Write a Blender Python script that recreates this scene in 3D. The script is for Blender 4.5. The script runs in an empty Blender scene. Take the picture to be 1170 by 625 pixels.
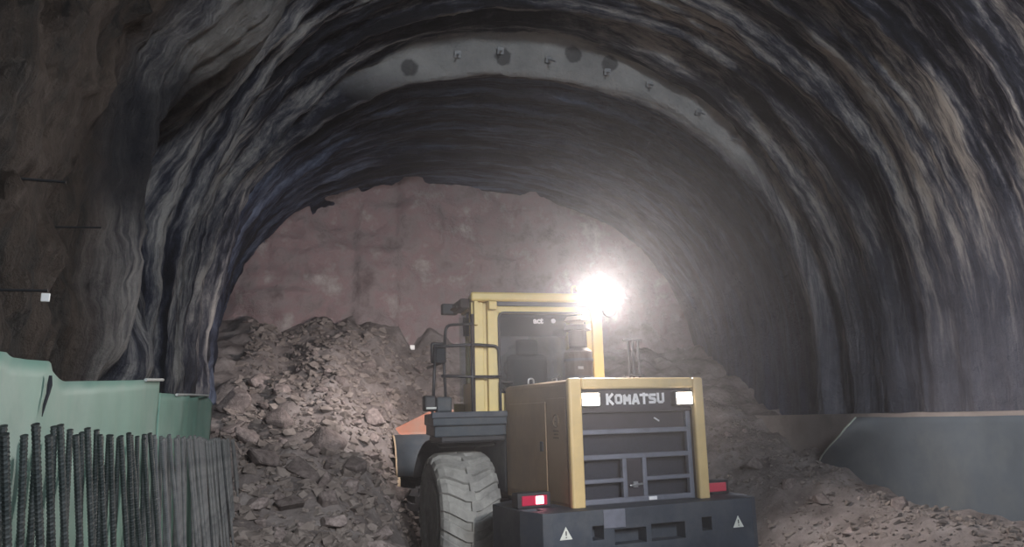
import bpy, bmesh, math, random
from mathutils import Vector, Matrix, noise
from mathutils.geometry import convex_hull_2d

random.seed(7)
C = bpy.context.scene.collection
PI = math.pi
R = math.radians

# ------------------------------------------------------------------ camera
F = 884.0
EYE = 1.75
YAW = R(14.9)
PITCH = math.atan((485 - 312.5) / F)
cam_d = bpy.data.cameras.new('camera')
cam = bpy.data.objects.new('camera', cam_d)
C.objects.link(cam)
cam.location = (0, 0, EYE)
cam.rotation_euler = (PI / 2 + PITCH, 0, -YAW)
cam_d.sensor_width = 36
cam_d.lens = 36 * F / 1170
cam_d.clip_start = 0.05
cam_d.clip_end = 200
bpy.context.scene.camera = cam
CAMP = Vector((0, 0, EYE))
_fw = Vector((math.sin(YAW) * math.cos(PITCH), math.cos(YAW) * math.cos(PITCH), math.sin(PITCH)))
_rt = Vector((math.cos(YAW), -math.sin(YAW), 0))
_up = _rt.cross(_fw)


def ray(px, py):
    return _fw + _rt * ((px - 585) / F) - _up * ((py - 312.5) / F)


def on(axis, val, px, py):
    d = ray(px, py)
    return CAMP + d * ((val - CAMP[axis]) / d[axis])


# ------------------------------------------------------------------ materials
def new_mat(name):
    m = bpy.data.materials.new(name)
    m.use_nodes = True
    nt = m.node_tree
    return m, nt, nt.nodes['Principled BSDF']


def N(nt, t, **kw):
    n = nt.nodes.new(t)
    for k, v in kw.items():
        setattr(n, k, v)
    return n


def ramp(nt, stops):
    n = nt.nodes.new('ShaderNodeValToRGB')
    e = n.color_ramp.elements
    while len(e) < len(stops):
        e.new(0.5)
    for i, (p, c) in enumerate(stops):
        e[i].position = p
        e[i].color = (c[0], c[1], c[2], 1)
    return n


def mat(name, col, rough=0.6, metal=0.0, var=0.25, scale=6.0, bump=0.15, col2=None, dirt=None, coord='Object'):
    """painted / worn surface: base colour broken by two noises, grime patches of their own shape"""
    m, nt, p = new_mat(name)
    tc = N(nt, 'ShaderNodeTexCoord')
    n1 = N(nt, 'ShaderNodeTexNoise')
    n1.inputs['Scale'].default_value = scale
    n1.inputs['Detail'].default_value = 8
    n1.inputs['Roughness'].default_value = 0.62
    nt.links.new(tc.outputs[coord], n1.inputs['Vector'])
    c2 = col2 or tuple(c * (1 - var) for c in col)
    c3 = tuple(min(1, c * (1 + var * 0.6)) for c in col)
    r = ramp(nt, [(0.32, c2), (0.5, col), (0.7, c3)])
    nt.links.new(n1.outputs['Fac'], r.inputs['Fac'])
    out = r.outputs['Color']
    if dirt:
        n2 = N(nt, 'ShaderNodeTexNoise')
        n2.inputs['Scale'].default_value = scale * 0.45
        n2.inputs['Detail'].default_value = 10
        n2.inputs['Roughness'].default_value = 0.7
        nt.links.new(tc.outputs[coord], n2.inputs['Vector'])
        rr = ramp(nt, [(0.46, (0, 0, 0)), (0.66, (1, 1, 1))])
        nt.links.new(n2.outputs['Fac'], rr.inputs['Fac'])
        mx = N(nt, 'ShaderNodeMix', data_type='RGBA')
        nt.links.new(rr.outputs['Color'], mx.inputs['Factor'])
        nt.links.new(out, mx.inputs[6])
        mx.inputs[7].default_value = (*dirt, 1)
        out = mx.outputs[2]
    nt.links.new(out, p.inputs['Base Color'])
    p.inputs['Roughness'].default_value = rough
    p.inputs['Metallic'].default_value = metal
    if bump:
        b = N(nt, 'ShaderNodeBump')
        b.inputs['Strength'].default_value = bump
        b.inputs['Distance'].default_value = 0.02
        n3 = N(nt, 'ShaderNodeTexNoise')
        n3.inputs['Scale'].default_value = scale * 5
        n3.inputs['Detail'].default_value = 5
        nt.links.new(tc.outputs[coord], n3.inputs['Vector'])
        nt.links.new(n3.outputs['Fac'], b.inputs['Height'])
        nt.links.new(b.outputs['Normal'], p.inputs['Normal'])
    return m


def emit(name, col, strength):
    m, nt, p = new_mat(name)
    p.inputs['Base Color'].default_value = (*col, 1)
    p.inputs['Emission Color'].default_value = (*col, 1)
    p.inputs['Emission Strength'].default_value = strength
    p.inputs['Roughness'].default_value = 0.3
    return m


def glass_mat(name, tint, gloss=0.1):
    m = bpy.data.materials.new(name)
    m.use_nodes = True
    nt = m.node_tree
    nt.nodes.clear()
    o = N(nt, 'ShaderNodeOutputMaterial')
    t = N(nt, 'ShaderNodeBsdfTransparent')
    t.inputs['Color'].default_value = (*tint, 1)
    g = N(nt, 'ShaderNodeBsdfGlossy')
    g.inputs['Roughness'].default_value = 0.08
    g.inputs['Color'].default_value = (0.8, 0.85, 0.9, 1)
    mx = N(nt, 'ShaderNodeMixShader')
    mx.inputs[0].default_value = gloss
    nt.links.new(t.outputs[0], mx.inputs[1])
    nt.links.new(g.outputs[0], mx.inputs[2])
    nt.links.new(mx.outputs[0], o.inputs[0])
    return m


def tunnel_mat():
    m, nt, p = new_mat('shotcrete')
    uv = N(nt, 'ShaderNodeUVMap')
    uv.uv_map = 'arc'
    geo = N(nt, 'ShaderNodeNewGeometry')
    sep = N(nt, 'ShaderNodeSeparateXYZ')
    nt.links.new(geo.outputs['Position'], sep.inputs[0])

    def noise_uv(sx, sy, detail, rough, skew=0.0, dist=0.0):
        mp = N(nt, 'ShaderNodeMapping')
        mp.inputs['Scale'].default_value = (sx, sy, 1)
        mp.inputs['Rotation'].default_value = (0, 0, skew)
        nt.links.new(uv.outputs[0], mp.inputs['Vector'])
        n = N(nt, 'ShaderNodeTexNoise')
        n.inputs['Scale'].default_value = 1
        n.inputs['Detail'].default_value = detail
        n.inputs['Roughness'].default_value = rough
        n.inputs['Distortion'].default_value = dist
        nt.links.new(mp.outputs[0], n.inputs['Vector'])
        return n
    s1 = noise_uv(0.26, 2.3, 7, 0.62, 0.03, 0.25)       # broad wet streaks along the arch
    s2 = noise_uv(0.75, 8.5, 7, 0.68, -0.03, 0.15)       # narrow streaks
    s3 = noise_uv(0.25, 0.3, 3, 0.5)                   # patches
    s4 = noise_uv(3.0, 19.0, 5, 0.75, 0.02, 0.1)        # fine scratches
    a = N(nt, 'ShaderNodeMath', operation='MULTIPLY')
    a.inputs[1].default_value = 0.50
    nt.links.new(s1.outputs['Fac'], a.inputs[0])
    b = N(nt, 'ShaderNodeMath', operation='MULTIPLY_ADD')
    b.inputs[1].default_value = 0.42
    nt.links.new(s2.outputs['Fac'], b.inputs[0])
    nt.links.new(a.outputs[0], b.inputs[2])
    c = N(nt, 'ShaderNodeMath', operation='MULTIPLY_ADD')
    c.inputs[1].default_value = 0.22
    nt.links.new(s3.outputs['Fac'], c.inputs[0])
    nt.links.new(b.outputs[0], c.inputs[2])
    c0 = c
    c = N(nt, 'ShaderNodeMath', operation='MULTIPLY_ADD')
    c.inputs[1].default_value = 0.2
    nt.links.new(s4.outputs['Fac'], c.inputs[0])
    nt.links.new(c0.outputs[0], c.inputs[2])
    r = ramp(nt, [(0.60, (0.008, 0.009, 0.015)), (0.645, (0.036, 0.040, 0.060)), (0.685, (0.138, 0.137, 0.150)), (0.755, (0.44, 0.42, 0.395))])
    nt.links.new(c.outputs[0], r.inputs['Fac'])
    col = r.outputs['Color']

    def mix(fac, colA, colB):
        mx = N(nt, 'ShaderNodeMix', data_type='RGBA')
        nt.links.new(fac, mx.inputs['Factor'])
        nt.links.new(colA, mx.inputs[6])
        if isinstance(colB, tuple):
            mx.inputs[7].default_value = (*colB, 1)
        else:
            nt.links.new(colB, mx.inputs[7])
        return mx.outputs[2]

    def rng(sock, lo, hi, a0=0.0, a1=1.0):
        n = N(nt, 'ShaderNodeMapRange')
        n.inputs['From Min'].default_value = lo
        n.inputs['From Max'].default_value = hi
        n.inputs['To Min'].default_value = a0
        n.inputs['To Max'].default_value = a1
        nt.links.new(sock, n.inputs['Value'])
        return n.outputs['Result']

    def mul(x, y):
        n = N(nt, 'ShaderNodeMath', operation='MULTIPLY')
        nt.links.new(x, n.inputs[0])
        nt.links.new(y, n.inputs[1])
        return n.outputs[0]
    # haze of the dusty air low on the right wall, put into the colour
    tn = N(nt, 'ShaderNodeTexNoise')
    tn.inputs['Scale'].default_value = 1.3
    tn.inputs['Detail'].default_value = 9
    tn.inputs['Roughness'].default_value = 0.65
    nt.links.new(geo.outputs['Position'], tn.inputs['Vector'])
    dusty = ramp(nt, [(0.35, (0.095, 0.10, 0.128)), (0.65, (0.19, 0.195, 0.235))])
    nt.links.new(tn.outputs['Fac'], dusty.inputs['Fac'])
    f = mul(rng(sep.outputs['X'], 7.5, 9.0), rng(sep.outputs['Z'], 5.6, 2.6, 0, 0.85))
    col = mix(f, col, dusty.outputs['Color'])
    # brown raw rock close by on the left, grey spalled shoulder after it
    br = ramp(nt, [(0.42, (0.006, 0.005, 0.004)), (0.52, (0.040, 0.027, 0.019)), (0.64, (0.085, 0.062, 0.048)), (0.74, (0.22, 0.18, 0.15))])
    vm = N(nt, 'ShaderNodeMapping')
    vm.inputs['Scale'].default_value = (2.2, 2.2, 0.55)
    nt.links.new(geo.outputs['Position'], vm.inputs['Vector'])
    vn = N(nt, 'ShaderNodeTexNoise')
    vn.inputs['Scale'].default_value = 1.0
    vn.inputs['Detail'].default_value = 10
    vn.inputs['Roughness'].default_value = 0.72
    nt.links.new(vm.outputs[0], vn.inputs['Vector'])
    nt.links.new(vn.outputs['Fac'], br.inputs['Fac'])
    f = mul(rng(sep.outputs['Y'], 7.0, 6.4), rng(sep.outputs['X'], 0.6, -0.4))
    col = mix(f, col, br.outputs['Color'])
    # pale gritty shotcrete on the left shoulder
    pg = ramp(nt, [(0.36, (0.05, 0.045, 0.04)), (0.50, (0.19, 0.175, 0.16)), (0.68, (0.33, 0.31, 0.285))])
    nt.links.new(tn.outputs['Fac'], pg.inputs['Fac'])
    f = mul(mul(mul(rng(sep.outputs['Y'], 6.75, 7.05), rng(sep.outputs['Y'], 9.4, 8.2)), rng(sep.outputs['Z'], 4.5, 5.1)), rng(sep.outputs['X'], 0.3, -0.8))
    col = mix(f, col, pg.outputs['Color'])
    fn0 = N(nt, 'ShaderNodeTexNoise')
    fn0.inputs['Scale'].default_value = 7
    fn0.inputs['Detail'].default_value = 5
    nt.links.new(geo.outputs['Position'], fn0.inputs['Vector'])
    # black hollow behind the ridge: its shade put into the colour
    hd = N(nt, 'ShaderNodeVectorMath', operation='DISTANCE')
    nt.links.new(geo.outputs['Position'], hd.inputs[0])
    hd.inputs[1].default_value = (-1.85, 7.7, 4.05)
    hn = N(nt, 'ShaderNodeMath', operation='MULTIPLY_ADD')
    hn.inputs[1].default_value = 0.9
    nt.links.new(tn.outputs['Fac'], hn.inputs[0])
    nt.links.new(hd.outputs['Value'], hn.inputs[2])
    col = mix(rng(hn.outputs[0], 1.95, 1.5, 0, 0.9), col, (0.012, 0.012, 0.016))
    # pale band of shotcrete on the step of the section
    bandc = ramp(nt, [(0.3, (0.30, 0.295, 0.29)), (0.7, (0.52, 0.51, 0.49))])
    nt.links.new(tn.outputs['Fac'], bandc.inputs['Fac'])
    zx = N(nt, 'ShaderNodeMath', operation='MULTIPLY_ADD')
    zx.inputs[1].default_value = 0.13
    nt.links.new(sep.outputs['X'], zx.inputs[0])
    nt.links.new(sep.outputs['Z'], zx.inputs[2])
    up = rng(zx.outputs[0], 7.35, 8.2)
    bcol = bandc.outputs['Color']
    for sp in BAND_SPOTS:                           # drill holes drawn as dark round spots of colour
        vd = N(nt, 'ShaderNodeVectorMath', operation='DISTANCE')
        nt.links.new(geo.outputs['Position'], vd.inputs[0])
        vd.inputs[1].default_value = sp
        nd = N(nt, 'ShaderNodeMath', operation='MULTIPLY_ADD')
        nd.inputs[1].default_value = 0.12
        nt.links.new(fn0.outputs['Fac'], nd.inputs[0])
        nt.links.new(vd.outputs['Value'], nd.inputs[2])
        bcol = mix(rng(nd.outputs[0], 0.24, 0.20, 0, 0.75), bcol, (0.06, 0.06, 0.062))
    f = mul(mul(rng(sep.outputs['Y'], 12.62, 12.72), rng(sep.outputs['Y'], 13.02, 12.92)), up)
    col = mix(f, col, bcol)
    # lining past the band darkened blue-black in colour, against the lamplight there
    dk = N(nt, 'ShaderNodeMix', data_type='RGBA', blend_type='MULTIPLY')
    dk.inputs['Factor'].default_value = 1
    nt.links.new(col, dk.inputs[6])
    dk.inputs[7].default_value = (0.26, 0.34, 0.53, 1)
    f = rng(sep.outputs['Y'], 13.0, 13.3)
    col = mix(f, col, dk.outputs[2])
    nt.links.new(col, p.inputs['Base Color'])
    p.inputs['Roughness'].default_value = 0.62
    p.inputs['Specular IOR Level'].default_value = 0.35
    bp = N(nt, 'ShaderNodeBump')
    bp.inputs['Strength'].default_value = 1.0
    bp.inputs['Distance'].default_value = 0.10
    fn = N(nt, 'ShaderNodeTexNoise')
    fn.inputs['Scale'].default_value = 9
    fn.inputs['Detail'].default_value = 8
    fn.inputs['Roughness'].default_value = 0.7
    nt.links.new(geo.outputs['Position'], fn.inputs['Vector'])
    ad = N(nt, 'ShaderNodeMath', operation='ADD')
    nt.links.new(fn.outputs['Fac'], ad.inputs[0])
    nt.links.new(s2.outputs['Fac'], ad.inputs[1])
    nt.links.new(ad.outputs[0], bp.inputs['Height'])
    nt.links.new(bp.outputs['Normal'], p.inputs['Normal'])
    return m


def earth_mat(name, stops, scale=1.2, bump=0.7, rough=0.92):
    m, nt, p = new_mat(name)
    geo = N(nt, 'ShaderNodeNewGeometry')
    n1 = N(nt, 'ShaderNodeTexNoise')
    n1.inputs['Scale'].default_value = scale
    n1.inputs['Detail'].default_value = 10
    n1.inputs['Roughness'].default_value = 0.65
    nt.links.new(geo.outputs['Position'], n1.inputs['Vector'])
    r = ramp(nt, stops)
    nt.links.new(n1.outputs['Fac'], r.inputs['Fac'])
    nt.links.new(r.outputs['Color'], p.inputs['Base Color'])
    p.inputs['Roughness'].default_value = rough
    p.inputs['Specular IOR Level'].default_value = 0.2
    b = N(nt, 'ShaderNodeBump')
    b.inputs['Strength'].default_value = bump
    b.inputs['Distance'].default_value = 0.08
    n2 = N(nt, 'ShaderNodeTexNoise')
    n2.inputs['Scale'].default_value = scale * 6
    n2.inputs['Detail'].default_value = 8
    n2.inputs['Roughness'].default_value = 0.7
    nt.links.new(geo.outputs['Position'], n2.inputs['Vector'])
    nt.links.new(n2.outputs['Fac'], b.inputs['Height'])
    nt.links.new(b.outputs['Normal'], p.inputs['Normal'])
    return m


def rock_mat(name, col, col2):
    m, nt, p = new_mat(name)
    tc = N(nt, 'ShaderNodeTexCoord')
    oi = N(nt, 'ShaderNodeObjectInfo')
    n1 = N(nt, 'ShaderNodeTexNoise')
    n1.inputs['Scale'].default_value = 3.5
    n1.inputs['Detail'].default_value = 8
    n1.inputs['Roughness'].default_value = 0.65
    nt.links.new(tc.outputs['Object'], n1.inputs['Vector'])
    r = ramp(nt, [(0.35, col2), (0.65, col)])
    nt.links.new(n1.outputs['Fac'], r.inputs['Fac'])
    h = N(nt, 'ShaderNodeHueSaturation')
    mr = N(nt, 'ShaderNodeMapRange')
    mr.inputs['To Min'].default_value = 0.6
    mr.inputs['To Max'].default_value = 1.35
    nt.links.new(oi.outputs['Random'], mr.inputs['Value'])
    nt.links.new(mr.outputs['Result'], h.inputs['Value'])
    nt.links.new(r.outputs['Color'], h.inputs['Color'])
    nt.links.new(h.outputs['Color'], p.inputs['Base Color'])
    p.inputs['Roughness'].default_value = 0.9
    p.inputs['Specular IOR Level'].default_value = 0.25
    b = N(nt, 'ShaderNodeBump')
    b.inputs['Strength'].default_value = 0.5
    b.inputs['Distance'].default_value = 0.05
    n2 = N(nt, 'ShaderNodeTexNoise')
    n2.inputs['Scale'].default_value = 14
    n2.inputs['Detail'].default_value = 6
    nt.links.new(tc.outputs['Object'], n2.inputs['Vector'])
    nt.links.new(n2.outputs['Fac'], b.inputs['Height'])
    nt.links.new(b.outputs['Normal'], p.inputs['Normal'])
    return m


M = {}
BAND_SPOTS = [on(1, 12.78, *p) for p in ((468, 76), (575, 64), (655, 62), (697, 73))]
M['tunnel'] = tunnel_mat()
M['face'] = earth_mat('rock_face', [(0.30, (0.14, 0.105, 0.107)), (0.45, (0.25, 0.21, 0.21)), (0.54, (0.26, 0.185, 0.19)), (0.60, (0.29, 0.25, 0.245)), (0.74, (0.50, 0.46, 0.45))], 1.1, 0.9)
M['ground'] = earth_mat('muck', [(0.32, (0.11, 0.094, 0.09)), (0.55, (0.225, 0.20, 0.193)), (0.75, (0.35, 0.325, 0.315))], 1.6, 0.8)
M['rock'] = rock_mat('broken_rock', (0.27, 0.23, 0.22), (0.12, 0.10, 0.095))
M['gravel'] = rock_mat('crushed_stone', (0.36, 0.315, 0.29), (0.19, 0.16, 0.145))
M['yellow'] = mat('yellow_paint', (0.64, 0.47, 0.22), 0.5, 0, 0.12, 2.2, 0.05, dirt=(0.50, 0.38, 0.21))
M['cab_yellow'] = mat('cab_yellow_paint', (0.66, 0.51, 0.17), 0.45, 0, 0.1, 2.0, 0.04, dirt=(0.52, 0.41, 0.17))
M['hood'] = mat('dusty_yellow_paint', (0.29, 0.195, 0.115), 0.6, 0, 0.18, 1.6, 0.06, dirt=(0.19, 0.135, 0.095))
M['iron'] = mat('dark_iron', (0.036, 0.046, 0.064), 0.62, 0.1, 0.3, 2.5, 0.12, dirt=(0.08, 0.088, 0.10))
M['black'] = mat('black_paint', (0.018, 0.019, 0.024), 0.5, 0, 0.3, 5, 0.08)
M['panel'] = mat('black_name_panel', (0.03, 0.026, 0.034), 0.5, 0, 0.25, 4, 0.04)
M['bars'] = mat('grey_grille_bar', (0.15, 0.16, 0.20), 0.55, 0.2, 0.2, 6, 0.08)
M['core'] = mat('radiator_core', (0.018, 0.02, 0.032), 0.7, 0, 0.3, 30, 0.3)
M['tyre'] = mat('dusty_rubber', (0.30, 0.30, 0.285), 0.9, 0, 0.3, 3.0, 0.25, dirt=(0.13, 0.13, 0.13))
M['rubber'] = mat('black_rubber', (0.05, 0.05, 0.055), 0.85, 0, 0.3, 4, 0.2)
M['deck'] = mat('blue_black_deck', (0.035, 0.048, 0.062), 0.6, 0.1, 0.3, 3, 0.1, dirt=(0.075, 0.08, 0.085))
M['orange'] = mat('orange_red_paint', (0.34, 0.115, 0.065), 0.6, 0, 0.25, 2.5, 0.1, dirt=(0.27, 0.17, 0.125))
M['worn'] = mat('worn_cream_steel', (0.46, 0.36, 0.24), 0.6, 0, 0.2, 3, 0.1)
M['exhaust'] = mat('rusty_brown_steel', (0.042, 0.03, 0.028), 0.75, 0.2, 0.35, 6, 0.2)
M['chrome'] = mat('bright_steel', (0.6, 0.62, 0.65), 0.3, 0.9, 0.15, 8, 0.05)
M['seat'] = mat('dark_seat_fabric', (0.03, 0.032, 0.036), 0.9, 0, 0.2, 10, 0.1)
M['lining'] = mat('cab_headliner', (0.05, 0.05, 0.06), 0.9, 0, 0.2, 10, 0.1)
M['letter'] = mat('white_lettering', (0.78, 0.78, 0.8), 0.6, 0, 0.08, 12, 0.02)
M['decal'] = mat('pale_decal', (0.66, 0.68, 0.62), 0.6, 0, 0.15, 12, 0.02)
M['ink'] = mat('black_ink', (0.02, 0.02, 0.025), 0.7, 0, 0.1, 12, 0.0)
M['faded'] = mat('faded_brown_print', (0.14, 0.09, 0.05), 0.7, 0, 0.3, 12, 0.0)
M['glass'] = glass_mat('cab_glass', (0.84, 0.88, 0.90), 0.07)
M['mirror'] = mat('mirror_glass', (0.3, 0.33, 0.36), 0.1, 1.0, 0.1, 3, 0.0)
M['red'] = emit('red_lens', (0.4, 0.012, 0.05), 0.2)
M['red_dim'] = emit('red_lens_dusty', (0.36, 0.035, 0.06), 0.22)
M['red_hot'] = emit('red_bulb', (1.0, 0.35, 0.42), 6)
M['lamp'] = emit('work_lamp_lens', (1.0, 0.97, 0.92), 60)
M['lamp_warm'] = emit('hood_lamp_lens', (1.0, 0.86, 0.72), 9)
M['green'] = mat('green_membrane', (0.155, 0.30, 0.24), 0.6, 0, 0.16, 1.4, 0.08, dirt=(0.235, 0.34, 0.295))
M['tape'] = mat('pale_edge_tape', (0.5, 0.52, 0.5), 0.6, 0, 0.15, 6, 0.05)
M['sheet'] = mat('grey_geotextile', (0.07, 0.087, 0.105), 0.85, 0, 0.15, 1.5, 0.12, dirt=(0.10, 0.115, 0.125))  # grey-blue of the hazy air put into the sheet's colour
M['sheet_lit'] = mat('lit_geotextile', (0.33, 0.38, 0.34), 0.8, 0, 0.12, 3, 0.1)  # paler sheet colour with the light on its edge put in
M['kerb'] = mat('dusty_concrete', (0.22, 0.195, 0.185), 0.9, 0, 0.2, 1.5, 0.3, dirt=(0.3, 0.27, 0.25))
M['rebar'] = mat('ribbed_rebar_steel', (0.026, 0.034, 0.033), 0.55, 0.3, 0.3, 8, 0.1, dirt=(0.075, 0.078, 0.075))
M['rebar_dusty'] = mat('dust_covered_rebar', (0.10, 0.103, 0.105), 0.75, 0.1, 0.35, 8, 0.1, dirt=(0.2, 0.198, 0.195))
M['rod'] = mat('dark_rod_steel', (0.03, 0.03, 0.032), 0.6, 0.4, 0.3, 8, 0.1)
M['bolt'] = mat('grey_bolt_steel', (0.34, 0.35, 0.36), 0.45, 0.5, 0.2, 8, 0.1)
M['reflector'] = mat('white_reflector', (0.85, 0.85, 0.82), 0.4, 0, 0.05, 8, 0.0)


# ------------------------------------------------------------------ mesh helpers
def box(bm, x0, x1, y0, y1, z0, z1, mtx=None):
    vs = [bm.verts.new(Vector(p) if mtx is None else mtx @ Vector(p)) for p in
          ((x0, y0, z0), (x1, y0, z0), (x1, y1, z0), (x0, y1, z0), (x0, y0, z1), (x1, y0, z1), (x1, y1, z1), (x0, y1, z1))]
    for f in ((0, 3, 2, 1), (4, 5, 6, 7), (0, 1, 5, 4), (1, 2, 6, 5), (2, 3, 7, 6), (3, 0, 4, 7)):
        bm.faces.new([vs[i] for i in f])


def prism(bm, poly, axis, a, b):
    """poly: 2-D points in the two other axes (in xyz order), extruded along axis from a to b"""
    def P(p, t):
        q = list(p)
        q.insert(axis, t)
        return Vector(q)
    A = [bm.verts.new(P(p, a)) for p in poly]
    B = [bm.verts.new(P(p, b)) for p in poly]
    n = len(poly)
    fs = [bm.faces.new(A[::-1]), bm.faces.new(B)]
    for i in range(n):
        fs.append(bm.faces.new([A[i], A[(i + 1) % n], B[(i + 1) % n], B[i]]))
    bmesh.ops.recalc_face_normals(bm, faces=fs)


def cyl(bm, p0, p1, r0, r1=None, n=16, cap=True):
    r1 = r0 if r1 is None else r1
    p0, p1 = Vector(p0), Vector(p1)
    d = (p1 - p0).normalized()
    a = d.orthogonal().normalized()
    b = d.cross(a)
    A, B = [], []
    for i in range(n):
        t = 2 * PI * i / n
        o = a * math.cos(t) + b * math.sin(t)
        A.append(bm.verts.new(p0 + o * r0))
        B.append(bm.verts.new(p1 + o * r1))
    for i in range(n):
        j = (i + 1) % n
        bm.faces.new([A[i], A[j], B[j], B[i]])
    if cap:
        bm.faces.new(A[::-1])
        bm.faces.new(B)


def tube(bm, pts, r, n=8, bend=0.0, closed_ends=True):
    pts = [Vector(p) for p in pts]
    if bend > 0:                                    # round the corners
        q = [pts[0]]
        for i in range(1, len(pts) - 1):
            a, b, c = pts[i - 1], pts[i], pts[i + 1]
            da, dc = (a - b), (c - b)
            k = min(bend, da.length * 0.45, dc.length * 0.45)
            s, e = b + da.normalized() * k, b + dc.normalized() * k
            for t in (0, 0.25, 0.5, 0.75, 1):
                q.append(s * (1 - t) ** 2 + b * 2 * t * (1 - t) + e * t * t)
        q.append(pts[-1])
        pts = q
    rings = []
    up = None
    for i, p in enumerate(pts):
        d = (pts[min(i + 1, len(pts) - 1)] - pts[max(i - 1, 0)]).normalized()
        if up is None:
            up = d.orthogonal().normalized()
        up = (up - d * up.dot(d)).normalized()
        s = d.cross(up)
        rings.append([bm.verts.new(p + (up * math.cos(2 * PI * k / n) + s * math.sin(2 * PI * k / n)) * r) for k in range(n)])
    for a, b in zip(rings, rings[1:]):
        for k in range(n):
            bm.faces.new([a[k], a[(k + 1) % n], b[(k + 1) % n], b[k]])
    if closed_ends:
        bm.faces.new(rings[0][::-1])
        bm.faces.new(rings[-1])


def lathe_x(bm, prof, n=48):
    """profile of (x, r) turned about the x axis"""
    rings = []
    for x, r in prof:
        rings.append([bm.verts.new((x, r * math.cos(2 * PI * k / n), r * math.sin(2 * PI * k / n))) for k in range(n)])
    fs = []
    for a, b in zip(rings, rings[1:]):
        for k in range(n):
            fs.append(bm.faces.new([a[k], b[k], b[(k + 1) % n], a[(k + 1) % n]]))
    fs.append(bm.faces.new(rings[0]))
    fs.append(bm.faces.new(rings[-1][::-1]))
    bmesh.ops.recalc_face_normals(bm, faces=fs)


def obj(name, bm, m, parent=None, bevel=0.0, smooth=False, seg=2):
    me = bpy.data.meshes.new(name)
    bm.to_mesh(me)
    bm.free()
    if m:
        me.materials.append(m)
    if smooth:
        for p in me.polygons:
            p.use_smooth = True
    o = bpy.data.objects.new(name, me)
    C.objects.link(o)
    if parent:
        o.parent = parent
    if bevel > 0:
        b = o.modifiers.new('bevel', 'BEVEL')
        b.width = bevel
        b.segments = seg
        b.limit_method = 'ANGLE'
        b.angle_limit = R(35)
    return o


def mk(fn, *a, **k):
    bm = bmesh.new()
    fn(bm, *a, **k)
    return bm


def bx(*a):
    return mk(box, *a)


def cut(o, boxes):
    """subtract boxes from a mesh object, for pockets and openings"""
    bm = bmesh.new()
    for b in boxes:
        box(bm, *b)
    me = bpy.data.meshes.new('cutter')
    bm.to_mesh(me)
    bm.free()
    c = bpy.data.objects.new('cutter', me)
    C.objects.link(c)
    c.parent = o.parent
    md = o.modifiers.new('cut', 'BOOLEAN')
    md.object = c
    md.solver = 'EXACT'
    mods = [x for x in o.modifiers if x.type == 'BEVEL']
    keep = [(x.width, x.segments) for x in mods]
    for x in mods:
        o.modifiers.remove(x)
    dg = bpy.context.evaluated_depsgraph_get()
    dg.update()
    new = bpy.data.meshes.new_from_object(o.evaluated_get(dg))
    o.modifiers.clear()
    o.data = new
    bpy.data.objects.remove(c)
    for w, s in keep:
        b = o.modifiers.new('bevel', 'BEVEL')
        b.width = w
        b.segments = s
        b.limit_method = 'ANGLE'
        b.angle_limit = R(35)


def tag(o, label, cat=None, group=None, kind=None):
    if label:
        o['label'] = label
    if cat:
        o['category'] = cat
    if group:
        o['group'] = group
    if kind:
        o['kind'] = kind
    return o


def empty(name, loc, rot=(0, 0, 0)):
    o = bpy.data.objects.new(name, None)
    o.empty_display_size = 0.2
    C.objects.link(o)
    o.location = loc
    o.rotation_euler = rot
    return o


def struct(o):
    o['kind'] = 'structure'
    return o


def copy_tree(o, parent=None):
    c = o.copy()
    C.objects.link(c)
    if parent:
        c.parent = parent
    for ch in [x for x in o.children]:
        copy_tree(ch, c)
    return c


def text_mesh(s, height, depth, bold=0.0):
    """flat lettering in the x-z plane, facing -y, baseline at z=0, centred in x"""
    cu = bpy.data.curves.new('lettering', 'FONT')
    cu.body = s
    cu.size = 1
    cu.offset = bold
    cu.extrude = 0.01
    cu.align_x = 'CENTER'
    t = bpy.data.objects.new('lettering_curve', cu)
    C.objects.link(t)
    dg = bpy.context.evaluated_depsgraph_get()
    dg.update()
    me = bpy.data.meshes.new_from_object(t.evaluated_get(dg))
    bpy.data.objects.remove(t)
    zs = [v.co.y for v in me.vertices]
    xs = [v.co.x for v in me.vertices]
    k = height / (max(zs) - min(zs))
    mx = (max(xs) + min(xs)) / 2
    z0 = min(zs)
    for v in me.vertices:
        v.co = Vector(((v.co.x - mx) * k, -v.co.z * depth / 0.01, (v.co.y - z0) * k))
    bm = bmesh.new()
    bm.from_mesh(me)
    bpy.data.meshes.remove(me)
    return bm


# ------------------------------------------------------------------ tunnel shell
def lerp(a, b, t):
    return a + (b - a) * t


def sstep(a, b, x):
    t = max(0.0, min(1.0, (x - a) / (b - a)))
    return t * t * (3 - 2 * t)


def section(y):
    """left wall x, right wall x, crown z at distance y"""
    if y <= 12.8:
        t = (y - 2) / 10.8
        return lerp(-1.75, -1.72, t), lerp(9.75, 9.72, t), lerp(9.0, 8.78, t)
    t = (y - 12.8) / 7.2
    return lerp(-1.55, -2.25, t), lerp(9.5, 10.85, t), lerp(8.16, 8.30, t)


ZS = 2.9


def fr(x, y, z, o=5):
    return noise.fractal(Vector((x, y, z)), 0.9, 2.1, o)


rows = []
y = -7.0
while y < 3.0:
    rows.append((y, y))
    y += 0.4
while y < 12.72:
    rows.append((y, y))
    y += 0.055
for k in range(5):                                   # the annular step, facing the camera
    rows.append((12.76 + 0.02 * k, ('mix', k / 4)))
y = 12.90
while y < 20.6:
    rows.append((y, y))
    y += 0.065

ANG = []
NA = 300
for i in range(NA + 1):
    ANG.append(i / NA)


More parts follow.
